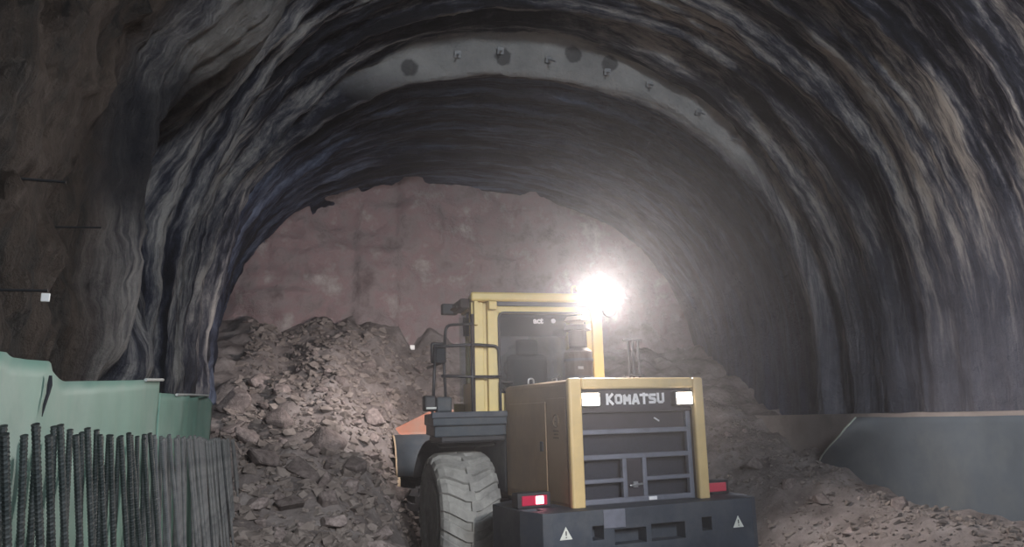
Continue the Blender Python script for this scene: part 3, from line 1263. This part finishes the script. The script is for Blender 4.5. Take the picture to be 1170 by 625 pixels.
# grille: name panel, core, bars, door posts, latch
gr = obj('rear_grille', bx(-0.80, 0.82, 0.54, 0.595, 1.17, 2.54), M['core'], LR)
pn = obj('name_panel', bx(-0.795, 0.815, 0.36, 0.44, 2.25, 2.535), M['panel'], gr, bevel=0.01)
obj('upper_screen', bx(-0.74, 0.78, 0.44, 0.50, 2.04, 2.25), M['panel'], gr, bevel=0.01)
STROKES = {
    'K': [[(0.15, 0), (0.15, 1)], [(0.85, 1), (0.28, 0.50), (0.88, 0)]],
    'O': [[(0.15, 0.25), (0.15, 0.75), (0.3, 0.88), (0.7, 0.88), (0.85, 0.75), (0.85, 0.25), (0.7, 0.12), (0.3, 0.12), (0.15, 0.25), (0.15, 0.5)]],
    'M': [[(0.14, 0), (0.14, 0.86), (0.5, 0.35), (0.86, 0.86), (0.86, 0)]],
    'A': [[(0.12, 0), (0.42, 0.9), (0.58, 0.9), (0.88, 0)], [(0.3, 0.27), (0.7, 0.27)]],
    'T': [[(0.0, 0.88), (1.0, 0.88)], [(0.5, 0), (0.5, 1.03)]],
    'S': [[(0.9, 0.88), (0.22, 0.88), (0.15, 0.78), (0.15, 0.62), (0.22, 0.53), (0.78, 0.47), (0.85, 0.38), (0.85, 0.22), (0.78, 0.12), (0.1, 0.12)]],
    'U': [[(0.15, 1), (0.15, 0.25), (0.3, 0.12), (0.7, 0.12), (0.85, 0.25), (0.85, 1)]],
}


def stroke(bm, pts, w, fx, y0, y1):
    for (a, b) in zip(pts, pts[1:]):
        a, b = Vector(a), Vector(b)
        a.x, b.x = a.x * fx, b.x * fx
        d = (b - a).normalized()
        n_ = Vector((-d.y, d.x)) * w / 2
        e = d * w * 0.28
        q = [a - e + n_, a - e - n_, b + e - n_, b + e + n_]
        prism(bm, [(v.x, v.y) for v in q], 1, y0, y1)


bm = bmesh.new()
H, LWD, GAP = 0.118, 0.104, 0.016
x = -0.412
for ch in 'KOMATSU':
    b2 = bmesh.new()
    stroke_w = 0.27
    for pl in STROKES[ch]:
        stroke(b2, pl, stroke_w, LWD / H, -0.008, 0.0)
    n0 = len(bm.verts)
    for v in b2.verts:
        v.co = Vector((x + v.co.x * H, v.co.y + 0.356, 2.35 + v.co.z * H))
    tmp = bpy.data.meshes.new('tmp')
    b2.to_mesh(tmp)
    b2.free()
    bm.from_mesh(tmp)
    bpy.data.meshes.remove(tmp)
    x += LWD + GAP
lt = obj('name_lettering', bm, M['letter'], pn)
tag(lt, 'white block lettering')


def bar(x0, x1, z0, z1, y0=0.40, y1=0.47, name='grille_bar'):
    return obj(name, bx(x0, x1, y0, y1, z0, z1), M['bars'], gr, bevel=0.012)


bar(-0.80, -0.73, 1.18, 2.26)
bar(0.75, 0.82, 1.18, 2.26)
bar(-0.74, 0.76, 1.995, 2.055)
bar(-0.74, 0.76, 1.70, 1.76)
bar(-0.74, -0.19, 1.43, 1.48)
bar(0.13, 0.76, 1.43, 1.48)
bar(-0.74, 0.76, 1.19, 1.255)
bar(-0.20, -0.14, 1.25, 1.71)
bar(0.08, 0.14, 1.25, 1.71)
obj('centre_plate', bx(-0.15, 0.09, 0.42, 0.46, 1.24, 1.71), M['panel'], gr, bevel=0.008)
bm = bmesh.new()
cyl(bm, (-0.12, 0.385, 1.385), (0.06, 0.385, 1.40), 0.014, n=8)
box(bm, -0.06, 0.0, 0.39, 0.43, 1.36, 1.43)
obj('latch', bm, M['chrome'], gr, bevel=0.004)
bm = bmesh.new()
box(bm, 0.14, 0.25, 0.385, 0.40, 1.205, 1.245)
obj('plate', bm, M['letter'], gr)
bm = bmesh.new()
cyl(bm, (0.30, 0.43, 2.175), (0.37, 0.43, 2.135), 0.01, n=6)
obj('pull_tab', bm, M['letter'], gr)

# hood lamps
for x, z in ((-0.665, 2.41), (0.655, 2.405)):
    l = obj('hood_lamp', bx(x - 0.14, x + 0.14, 0.27, 0.42, z - 0.095, z + 0.095), M['black'], LR, bevel=0.02)
    tag(l, 'lit rectangular work lamp')
    obj('lens', bx(x - 0.115, x + 0.115, 0.258, 0.275, z - 0.072, z + 0.072), M['lamp_warm'], l, bevel=0.012)

# tail lights on the counterweight shoulders
for x, hot, mm in ((-1.30, True, 'red'), (1.25, False, 'red_dim')):
    l = obj('tail_light', bx(x - 0.21, x + 0.21, 0.56, 0.74, 1.19, 1.365), M['black'], LR, bevel=0.015)
    tag(l, 'red tail light')
    obj('lens', bx(x - 0.16, x + 0.16, 0.545, 0.565, 1.222, 1.333), M[mm], l, bevel=0.01)
    if hot:
        obj('bulb', bx(x + 0.01, x + 0.11, 0.535, 0.55, 1.235, 1.325), M['red_hot'], l, bevel=0.01)

# rear frame, axle and underside
obj('chassis', (lambda b: (box(b, -0.62, 0.62, 1.5, 5.0, 0.55, 1.25), box(b, -0.8, 0.8, 2.2, 4.6, 1.15, 1.7), b)[-1])(bmesh.new()), M['black'], LR, bevel=0.03)
bm = bmesh.new()
cyl(bm, (-1.35, 3.0, 0.87), (1.35, 3.0, 0.87), 0.19, n=16)
cyl(bm, (-0.3, 3.0, 0.87), (0.3, 3.0, 0.87), 0.36, n=20)
obj('axle', bm, M['black'], LR, smooth=False, bevel=0.02)


# wheels: carcass with chevron lugs, rim, hub
def tyre_bm():
    bm = bmesh.new()
    W = 0.40
    prof = [(-0.30, 0.46), (-0.37, 0.50), (-0.415, 0.60), (-0.42, 0.70), (-0.395, 0.775), (-0.33, 0.815), (-0.18, 0.832), (0.0, 0.836),
            (0.18, 0.832), (0.33, 0.815), (0.395, 0.775), (0.42, 0.70), (0.415, 0.60), (0.37, 0.50), (0.30, 0.46)]
    lathe_x(bm, prof, 72)
    n = 21
    for k in range(n):
        for sx in (-1, 1):
            th0 = 2 * PI * (k + (0.5 if sx > 0 else 0)) / n
            pit = 2 * PI / n
            st = [(-0.03, 0.16, 0.886), (0.10, 0.12, 0.886), (0.22, -0.05, 0.884), (0.33, -0.20, 0.868), (0.405, -0.28, 0.815), (0.43, -0.30, 0.735)]
            A = []
            for j, (x, sh, rr) in enumerate(st):
                half = pit * (0.31 if j < 2 else 0.33)
                ring = []
                base = {0: 0.80, 1: 0.80, 2: 0.80, 3: 0.79, 4: 0.75, 5: 0.69}[j]
                xb = x if j < 4 else x - 0.04
                for dth, r_, xx in ((-half, base, xb), (half, base, xb), (half * 0.86, rr, x), (-half * 0.86, rr, x)):
                    t = th0 + sh * pit * 1.6 + dth
                    ring.append(bm.verts.new((sx * xx, r_ * math.cos(t), r_ * math.sin(t))))
                A.append(ring)
            fs = []
            for p, q in zip(A, A[1:]):
                for i in range(4):
                    fs.append(bm.faces.new([p[i], p[(i + 1) % 4], q[(i + 1) % 4], q[i]]))
            fs.append(bm.faces.new(A[0][::-1]))
            fs.append(bm.faces.new(A[-1]))
            bmesh.ops.recalc_face_normals(bm, faces=fs)
    return bm


def make_wheel(parent, loc, m):
    w = obj('wheel', tyre_bm(), M[m], parent, bevel=0.006, seg=1)
    w.location = loc
    bm = bmesh.new()
    lathe_x(bm, [(-0.40, 0.44), (-0.42, 0.49), (-0.39, 0.50), (-0.33, 0.47), (-0.30, 0.40), (-0.16, 0.36), (-0.14, 0.2), (0.14, 0.2), (0.30, 0.40), (0.33, 0.47), (0.40, 0.49)], 40)
    obj('rim', bm, M['tyre'], w, smooth=False)
    bm = bmesh.new()
    lathe_x(bm, [(-0.30, 0.10), (-0.29, 0.17), (-0.14, 0.21), (0.1, 0.2)], 24)
    for k in range(12):
        a = 2 * PI * k / 12
        cyl(bm, (-0.14, 0.27 * math.cos(a), 0.27 * math.sin(a)), (-0.19, 0.27 * math.cos(a), 0.27 * math.sin(a)), 0.02, n=6)
    obj('hub', bm, M['black'], w)
    return w


w0 = make_wheel(LR, (-1.385, 3.0, 0.875), 'tyre')
w0.rotation_euler = (0, 0, R(-5))
w1 = copy_tree(w0, LR)
w1.location = (1.385, 3.0, 0.875)
w1.rotation_euler = (0.1, 0, PI)

# left platform, rear fender, fuel tank box and ladder
bm = bmesh.new()
prism(bm, [(-2.0, 2.22), (-0.86, 2.22), (-0.86, 4.3), (-1.5, 4.3)], 2, 2.13, 2.30)
prism(bm, [(-1.96, 2.28), (-0.9, 2.28), (-0.9, 4.2), (-1.5, 4.2)], 2, 1.98, 2.14)
dk = obj('platform', bm, M['deck'], LR, bevel=0.02)
obj('deck_edge', bx(-2.02, -0.80, 2.19, 2.24, 2.235, 2.315), M['iron'], dk, bevel=0.01)
bm = bmesh.new()
pts = []
for k in range(13):
    a = R(112 - 84 * k / 12)
    pts.append((3.0 + 1.03 * math.cos(a), 0.875 + 1.06 * math.sin(a)))
q = []
for yy, z in pts:
    q.append([bm.verts.new((x, yy, z)) for x in (-1.80, -0.95)])
for a, b in zip(q, q[1:]):
    bm.faces.new([a[0], a[1], b[1], b[0]])
o = obj('fender', bm, M['rubber'], LR, smooth=True)
o.modifiers.new('thick', 'SOLIDIFY').thickness = 0.03
obj('tank', bx(-1.85, -0.9, 2.32, 2.9, 1.90, 2.0), M['black'], LR, bevel=0.03)
obj('skirt', bx(-0.93, -0.80, 2.30, 4.5, 1.2, 2.12), M['deck'], LR, bevel=0.03)
obj('right_fender', bx(0.9, 1.75, 2.35, 4.4, 1.95, 2.1), M['deck'], LR, bevel=0.03)

# cab, set on its own mount and turned a little against the hood
CX0, CX1, CY0, CY1 = -1.36, 0.63, 2.42, 3.85
cab = obj('cab', (lambda b: (
    box(b, CX0, -1.18, CY0, CY0 + 0.16, 2.25, 3.86), box(b, -1.13, -0.96, CY0 - 0.02, CY0 + 0.10, 2.25, 3.86),
    box(b, -1.2, -1.1, CY0 + 0.05, CY0 + 0.14, 2.25, 3.86),
    box(b, 0.34, 0.44, CY0 - 0.02, CY0 + 0.10, 2.6, 3.80), box(b, 0.42, 0.5, CY0 + 0.05, CY0 + 0.14, 2.6, 3.80), box(b, 0.47, CX1, CY0, CY0 + 0.16, 2.6, 3.86),
    box(b, -1.0, 0.36, CY0 - 0.02, CY0 + 0.10, 3.70, 3.80), box(b, -1.0, 0.36, CY0 - 0.02, CY0 + 0.10, 2.25, 2.56),
    box(b, CX0 + 0.2, CX0 + 0.3, CY1 - 0.1, CY1, 2.25, 3.86), box(b, CX1 - 0.1, CX1, CY1 - 0.1, CY1, 2.25, 3.86),
    box(b, CX0 + 0.16, CX0 + 0.22, CY0 + 0.1, CY1, 2.25, 2.75), box(b, CX1 - 0.06, CX1, CY0 + 0.1, CY1, 2.25, 2.75),
    box(b, CX0, CX1, CY1 - 0.06, CY1, 2.25, 2.45), box(b, CX0 + 0.16, CX0 + 0.24, 3.2, 3.3, 2.6, 3.86), box(b, CX1 - 0.08, CX1, 3.2, 3.3, 2.6, 3.86),
    b)[-1])(bmesh.new()), M['cab_yellow'], LR, bevel=0.012)
cab.matrix_local = Matrix.Translation((CX0, CY0, 0)) @ Matrix.Rotation(R(-8), 4, 'Z') @ Matrix.Translation((-CX0, -CY0, 0))
rf = obj('cab_roof', (lambda b: (prism(b, [(CX0 - 0.02, CY0 - 0.10), (CX1 + 0.04, CY0 - 0.10), (CX1 + 0.04, CY1 + 0.12), (CX0 + 0.16, CY1 + 0.12)], 2, 3.86, 3.99), b)[-1])(bmesh.new()), M['cab_yellow'], cab, bevel=0.03)
obj('roof_shadow_strip', bx(-1.0, CX1 + 0.02, CY0 - 0.06, CY0 + 0.02, 3.80, 3.87), M['black'], rf, bevel=0.008)  # black strip standing for the shadow line under the roof
obj('corner_bracket', bx(-1.33, -1.27, CY0 - 0.07, CY0 + 0.01, 3.52, 3.88), M['cab_yellow'], cab, bevel=0.008)
obj('corner_bracket', bx(-1.12, -1.0, CY0 - 0.09, CY0 - 0.015, 3.74, 3.86), M['cab_yellow'], cab, bevel=0.012)
obj('cab_floor', bx(CX0 + 0.02, CX1 - 0.02, CY0 + 0.05, CY1 - 0.02, 2.2, 2.28), M['black'], cab)
obj('headliner', bx(CX0 + 0.2, CX1 - 0.08, CY0 + 0.13, CY1 - 0.08, 3.80, 3.86), M['lining'], cab)
obj('visor', bx(-1.22, 0.5, CY1 - 0.16, CY1 - 0.12, 3.50, 3.80), M['lining'], cab)
rw = obj('rear_window', bx(-1.0, 0.36, CY0 + 0.02, CY0 + 0.035, 2.5, 3.72), M['glass'], cab)
tag(rw, 'large tinted rear window')
fr_ = bmesh.new()
tube(fr_, [(-0.965, CY0 - 0.025, 2.9), (-0.965, CY0 - 0.025, 3.705), (0.345, CY0 - 0.025, 3.705), (0.345, CY0 - 0.025, 2.57), (-0.965, CY0 - 0.025, 2.57), (-0.965, CY0 - 0.025, 2.92)], 0.016, 8, 0.09)
obj('window_seal', fr_, M['rubber'], rw, smooth=True)
obj('windscreen', bx(CX0 + 0.1, CX1 - 0.1, CY1 - 0.04, CY1 - 0.028, 2.45, 3.86), M['glass'], cab)
obj('side_window', bx(CX0 + 0.18, CX0 + 0.19, CY0 + 0.16, CY1 - 0.1, 2.75, 3.86), M['glass'], cab)
obj('side_window', bx(CX1 - 0.03, CX1 - 0.02, CY0 + 0.16, CY1 - 0.1, 2.75, 3.86), M['glass'], cab)
bm = text_mesh('act', 0.085, 0.003, 0.045)
for v in bm.verts:
    v.co = Vector((v.co.x - 0.36, v.co.y + CY0 + 0.012, v.co.z + 3.55))
tag(obj('window_lettering', bm, M['letter'], rw), 'white lettering on the glass')
bm = bmesh.new()
cyl(bm, (-0.13, CY0 + 0.008, 3.592), (-0.13, CY0 + 0.014, 3.592), 0.036, n=20)
obj('window_dot', bm, M['letter'], rw)
bm = bmesh.new()
tube(bm, [(-0.19, CY0 - 0.0, 2.74), (-0.06, CY0 - 0.0, 2.80)], 0.012, 6)
tube(bm, [(-0.12, CY0 - 0.0, 2.77), (-0.10, CY0 - 0.0, 2.58)], 0.008, 6)
obj('wiper', bm, M['chrome'], rw)
# headlight pods on the front of the roof, dark bracket at its left edge
obj('roof_bracket', (lambda b: (box(b, -1.50, -1.36, 2.5, 3.1, 3.78, 3.92), box(b, -1.56, -1.48, 2.6, 3.0, 3.80, 3.84), b)[-1])(bmesh.new()), M['exhaust'], rf, bevel=0.025)
# seat
bm = bmesh.new()
box(bm, -0.72, -0.12, 2.95, 3.5, 2.55, 2.75)
seat = obj('seat', bm, M['seat'], cab, bevel=0.06, seg=3)
obj('backrest', bx(-0.74, -0.12, 2.78, 2.96, 2.62, 3.14), M['seat'], seat, bevel=0.08, seg=3)
obj('headrest', bx(-0.60, -0.26, 2.80, 2.92, 3.12, 3.36), M['seat'], seat, bevel=0.05, seg=3)
obj('armrest', bx(-0.92, -0.80, 2.95, 3.4, 2.8, 2.88), M['seat'], seat, bevel=0.03)
bm = bmesh.new()
cyl(bm, (-0.42, 3.6, 2.3), (-0.42, 3.5, 2.95), 0.05, n=12)
for k in range(24):
    a, b = 2 * PI * k / 24, 2 * PI * (k + 1) / 24
    cyl(bm, (-0.42 + 0.2 * math.cos(a), 3.47 + 0.08 * math.sin(a), 2.97 + 0.18 * math.sin(a)), (-0.42 + 0.2 * math.cos(b), 3.47 + 0.08 * math.sin(b), 2.97 + 0.18 * math.sin(b)), 0.015, n=6)
obj('steering_column', bm, M['black'], cab)

# exhaust stack and pre-cleaner behind the cab's right post
ex = obj('exhaust', (lambda b: (
    cyl(b, (0.10, 1.98, 2.6), (0.10, 1.98, 3.12), 0.20, n=24), cyl(b, (0.10, 1.98, 3.12), (0.10, 1.98, 3.18), 0.20, 0.12, n=24),
    cyl(b, (0.10, 1.98, 3.18), (0.10, 1.98, 3.42), 0.13, n=20), cyl(b, (0.10, 1.98, 3.42), (0.10, 1.98, 3.50), 0.20, 0.18, n=24),
    b)[-1])(bmesh.new()), M['exhaust'], LR, bevel=0.012)
bm = bmesh.new()
for z in (2.75, 3.0):
    cyl(bm, (0.10, 1.98, z - 0.018), (0.10, 1.98, z + 0.018), 0.212, n=24)
obj('clamp', bm, M['iron'], ex)
bm = bmesh.new()
box(bm, -0.02, 0.06, 1.765, 1.775, 2.86, 2.90)
obj('stamp', bm, M['chrome'], ex)
bm = bmesh.new()
cyl(bm, (0.10, 1.98, 3.5), (0.10, 1.98, 3.58), 0.10, n=18)
cyl(bm, (0.10, 1.98, 3.56), (0.10, 1.98, 3.62), 0.19, 0.15, n=20)
obj('rain_cap', bm, M['worn'], ex)

# three-bar rack on the right of the hood top
bm = bmesh.new()
for x in (0.64, 0.71, 0.80):
    tube(bm, [(x, 1.5, 2.64), (x, 1.5, 3.24)], 0.017, 8)
tube(bm, [(0.56, 1.5, 3.245), (0.86, 1.5, 3.245)], 0.017, 8)
box(bm, 0.60, 0.84, 1.44, 1.56, 2.64, 2.69)
box(bm, 0.60, 0.84, 1.44, 1.56, 2.74, 2.77)
obj('bar_rack', bm, M['black'], LR)

# handrails round the left platform
RY = 2.30
bm = bmesh.new()
tube(bm, [(-1.80, RY, 3.22), (-1.78, RY, 3.50), (-1.36, RY + 0.1, 3.54)], 0.02, 8, 0.10)
tube(bm, [(-1.95, RY, 3.20), (-1.36, RY + 0.02, 3.24), (-0.99, RY + 0.02, 3.22), (-0.98, RY + 0.02, 2.72), (-0.80, RY, 2.70)], 0.021, 8, 0.08)
tube(bm, [(-1.85, RY, 2.80), (-1.38, RY, 2.79), (-0.99, RY, 2.79)], 0.02, 8)
tube(bm, [(-1.93, RY, 3.20), (-1.98, RY, 2.28)], 0.022, 8)
tube(bm, [(-1.86, RY + 0.6, 2.95), (-1.78, RY + 0.1, 3.0), (-1.78, RY, 2.28)], 0.02, 8, 0.06)
tube(bm, [(-1.40, RY, 3.24), (-1.40, RY, 2.28)], 0.022, 8)
tube(bm, [(-0.985, RY, 2.72), (-0.985, RY, 2.28)], 0.02, 8)
obj('handrail', bm, M['black'], LR, smooth=True)
obj('post_guard', bx(-1.37, -1.32, CY0 - 0.04, CY0 + 0.02, 2.30, 3.68), M['exhaust'], cab, bevel=0.008)
mr = obj('side_mirror', bx(-1.97, -1.75, 2.36, 2.44, 2.98, 3.27), M['black'], LR, bevel=0.03, seg=3)
obj('mirror_glass', bx(-1.945, -1.775, 2.352, 2.362, 3.01, 3.24), M['mirror'], mr, bevel=0.01)
tl = obj('signal_box', bx(-2.10, -1.93, 2.25, 2.40, 2.33, 2.54), M['black'], LR, bevel=0.03)
obj('signal_box', bx(-1.92, -1.70, 2.28, 2.42, 2.31, 2.52), M['deck'], LR, bevel=0.03)
obj('strap', bx(-2.08, -1.94, 2.242, 2.252, 2.36, 2.385), M['tape'], tl)

# big round work lamp on the right rear roof corner
wl = empty('roof_lamp', (0.50, 2.12, 3.94))
wl.parent = LR
bm = bmesh.new()
cyl(bm, (0, 0.0, 0), (0, 0.16, 0), 0.215, 0.13, n=28)
o = obj('lamp_housing', bm, M['black'], wl, bevel=0.015)
bm = bmesh.new()
cyl(bm, (0, -0.012, 0), (0, 0.002, 0), 0.195, 0.195, n=28)
o2 = obj('lens', bm, M['lamp'], wl, bevel=0.006)
bm = bmesh.new()
tube(bm, [(0, 0.1, 0), (0.0, 0.32, -0.02), (0.0, 0.34, 0.02)], 0.025, 8)
obj('lamp_arm', bm, M['black'], wl)
bm = bmesh.new()
cyl(bm, (0.36, 0.2, -0.14), (0.36, 0.26, -0.14), 0.12, n=24)
tube(bm, [(0.0, 0.2, -0.1), (0.36, 0.26, -0.14)], 0.02, 8)
obj('round_mirror', bm, M['black'], wl, bevel=0.01)
bm = bmesh.new()
tube(bm, [(-0.34, 0.1, 0.0), (-0.34, 0.1, 0.16), (-0.27, 0.1, 0.18), (-0.25, 0.1, 0.1)], 0.02, 8, 0.05)
obj('hook', bm, M['worn'], wl, smooth=True)
tag(wl, 'glaring round work lamp')

# articulated front frame, wheels, arms, bucket
FF = empty('front_frame', (0, 4.75, 0), (0, 0, R(-10)))
FF.parent = LR
obj('pivot_frame', (lambda b: (box(b, -0.45, 0.45, -0.3, 3.0, 0.6, 1.3), box(b, -0.55, -0.35, 0.6, 2.6, 1.2, 2.1), box(b, 0.35, 0.55, 0.6, 2.6, 1.2, 2.1), b)[-1])(bmesh.new()), M['black'], FF, bevel=0.03)
bm = bmesh.new()
cyl(bm, (-1.0, 1.75, 0.87), (1.0, 1.75, 0.87), 0.19, n=16)
obj('front_axle', bm, M['black'], FF)
for sx in (-1, 1):
    w = copy_tree(w0, FF)
    w.location = (sx * 1.28, 1.75, 0.875)
    if sx > 0:
        w.rotation_euler = (0.07, 0, PI)
    w.data = w0.data.copy()
    w.data.materials.clear()
    w.data.materials.append(M['rubber'])
    fb = bmesh.new()
    q = []
    for k in range(13):
        a = R(160 - 110 * k / 12)
        q.append([fb.verts.new((sx * xx, 1.75 + 1.0 * math.cos(a), 0.875 + 1.04 * math.sin(a))) for xx in (0.85, 1.70)])
    for a, b in zip(q, q[1:]):
        fb.faces.new([a[0], a[1], b[1], b[0]])
    f = obj('front_fender', fb, M['deck'], FF, smooth=True)
    lb = bmesh.new()
    tube(lb, [(sx * 1.70, 1.75 + 1.0 * math.cos(R(160 - 110 * k / 12)), 0.875 + 1.04 * math.sin(R(160 - 110 * k / 12))) for k in range(13)], 0.03, 8)
    tube(lb, [(sx * 1.70, 0.81, 1.23), (sx * 1.70, 0.80, 0.75)], 0.05, 8)
    obj('fender_lip', lb, M['worn'], f, smooth=True)
    f.modifiers.new('thick', 'SOLIDIFY').thickness = 0.03
    bm = bmesh.new()
    prism(bm, [(1.0, 1.95), (1.2, 1.75), (2.2, 1.45), (3.0, 0.85), (3.1, 1.0), (2.4, 1.75), (1.1, 2.15)], 0, sx * 0.42, sx * 0.54)
    obj('lift_arm', bm, M['worn'], FF, bevel=0.015)
    bm = bmesh.new()
    cyl(bm, (sx * 0.6, 0.5, 1.2), (sx * 0.6, 1.5, 1.45), 0.08, n=14)
    cyl(bm, (sx * 0.6, 1.5, 1.45), (sx * 0.6, 2.2, 1.6), 0.045, n=12)
    obj('lift_cylinder', bm, M['black'], FF)
bm = bmesh.new()
prof = [(2.75, 2.02), (2.62, 1.3), (2.72, 0.75), (3.1, 0.45), (4.15, 0.42), (4.15, 0.47), (3.14, 0.53), (2.82, 0.80), (2.72, 1.3), (2.86, 1.98)]
prism(bm, prof, 0, -1.62, 1.62)
bk = obj('bucket', bm, M['orange'], FF, bevel=0.012)
for sx in (-1, 1):
    bm = bmesh.new()
    prism(bm, [(2.74, 2.0), (2.62, 1.3), (2.72, 0.75), (3.1, 0.46), (4.1, 0.46), (3.5, 1.5)], 0, sx * 1.57, sx * 1.64)
    obj('side_plate', bm, M['worn'], bk, bevel=0.01)
bm = bmesh.new()
prism(bm, [(-1.62, 1.95), (-1.62, 2.04), (-0.85, 2.40), (0.85, 2.40), (1.62, 2.04), (1.62, 1.95)], 1, 2.74, 2.79)
obj('spill_guard', bm, M['orange'], bk, bevel=0.012)
bm = bmesh.new()
for k in range(9):
    x = -1.5 + 3.0 * k / 8
    prism(bm, [(4.1, 0.40), (4.36, 0.44), (4.1, 0.51)], 0, x - 0.06, x + 0.06)
obj('bucket_teeth', bm, M['iron'], bk, bevel=0.006)

# front work lamps of the cab roof: they light the face and the pile
front_lamps = []
for x in (-1.15, 0.45):
    l = obj('front_lamp', bx(x - 0.13, x + 0.13, CY1 + 0.12, CY1 + 0.24, 3.88, 4.06), M['black'], LR, bevel=0.02)
    obj('lens', bx(x - 0.11, x + 0.11, CY1 + 0.238, CY1 + 0.248, 3.90, 4.04), M['lamp_warm'], l, bevel=0.005)
    front_lamps.append((x, CY1 + 0.32, 3.97))


# ------------------------------------------------------------------ light
def light(name, kind, loc, target, energy, col, **kw):
    d = bpy.data.lights.new(name, kind)
    d.energy = energy
    d.color = col
    for k, v in kw.items():
        setattr(d, k, v)
    o = bpy.data.objects.new(name, d)
    C.objects.link(o)
    o.location = loc
    v = Vector(target) - Vector(loc)
    o.rotation_euler = v.to_track_quat('-Z', 'Y').to_euler()
    return o


def lw(p):
    return LW @ Vector(p)


# unseen fill lights added behind the camera, the spot for the pile foot
light('rear_fill', 'AREA', (4.4, -5.0, 6.9), (5.6, 13.0, 3.4), 960, (0.82, 0.90, 1.0), shape='RECTANGLE', size=2.4, size_y=1.2)
light('rear_fill', 'AREA', (1.4, -6.0, 4.8), (0.6, 12.0, 1.4), 190, (0.90, 0.95, 1.0), shape='RECTANGLE', size=1.6, size_y=1.0)
light('pile_fill_spot', 'SPOT', (3.0, -5.5, 5.2), (0.9, 12.0, 0.2), 5200, (1.0, 0.95, 0.92), spot_size=R(26), spot_blend=0.9, shadow_soft_size=0.3)
# the loader's lamps
light('roof_work_light', 'SPOT', lw((0.50, 2.05, 3.94)), lw((1.6, -5.0, 1.2)), 2200, (1.0, 0.90, 0.85), spot_size=R(165), spot_blend=0.6, shadow_soft_size=0.13)
for x in (-0.665, 0.655):
    light('hood_work_light', 'SPOT', lw((x, 0.22, 2.41)), lw((x, -5, 1.6)), 22, (1.0, 0.86, 0.72), spot_size=R(150), spot_blend=0.7, shadow_soft_size=0.10)
for i, p in enumerate(front_lamps):
    light('front_work_light', 'SPOT', lw(p), lw((p[0] + (-4.0 if i == 0 else 3.2), 12, 2.0)), 680, (1.0, 0.89, 0.85), spot_size=R(146), spot_blend=0.9, shadow_soft_size=0.10)

# dusty air
w = bpy.data.worlds.new('tunnel_air')
bpy.context.scene.world = w
w.use_nodes = True
nt = w.node_tree
bg = nt.nodes['Background']
bg.inputs['Color'].default_value = (0.5, 0.55, 0.65, 1)
bg.inputs['Strength'].default_value = 0.0
vs = nt.nodes.new('ShaderNodeVolumeScatter')
vs.inputs['Color'].default_value = (0.92, 0.92, 0.96, 1)
vs.inputs['Density'].default_value = 0.0038
vs.inputs['Anisotropy'].default_value = 0.84
nt.links.new(vs.outputs[0], nt.nodes['World Output'].inputs['Volume'])

sc = bpy.context.scene
sc.view_settings.view_transform = 'Standard'
sc.view_settings.look = 'None'
sc.view_settings.gamma = 1
sc.view_settings.use_curve_mapping = False
sc.view_settings.exposure = 0.0
sc.cycles.use_denoising = True
sc.cycles.volume_bounces = 1
sc.cycles.max_bounces = 8
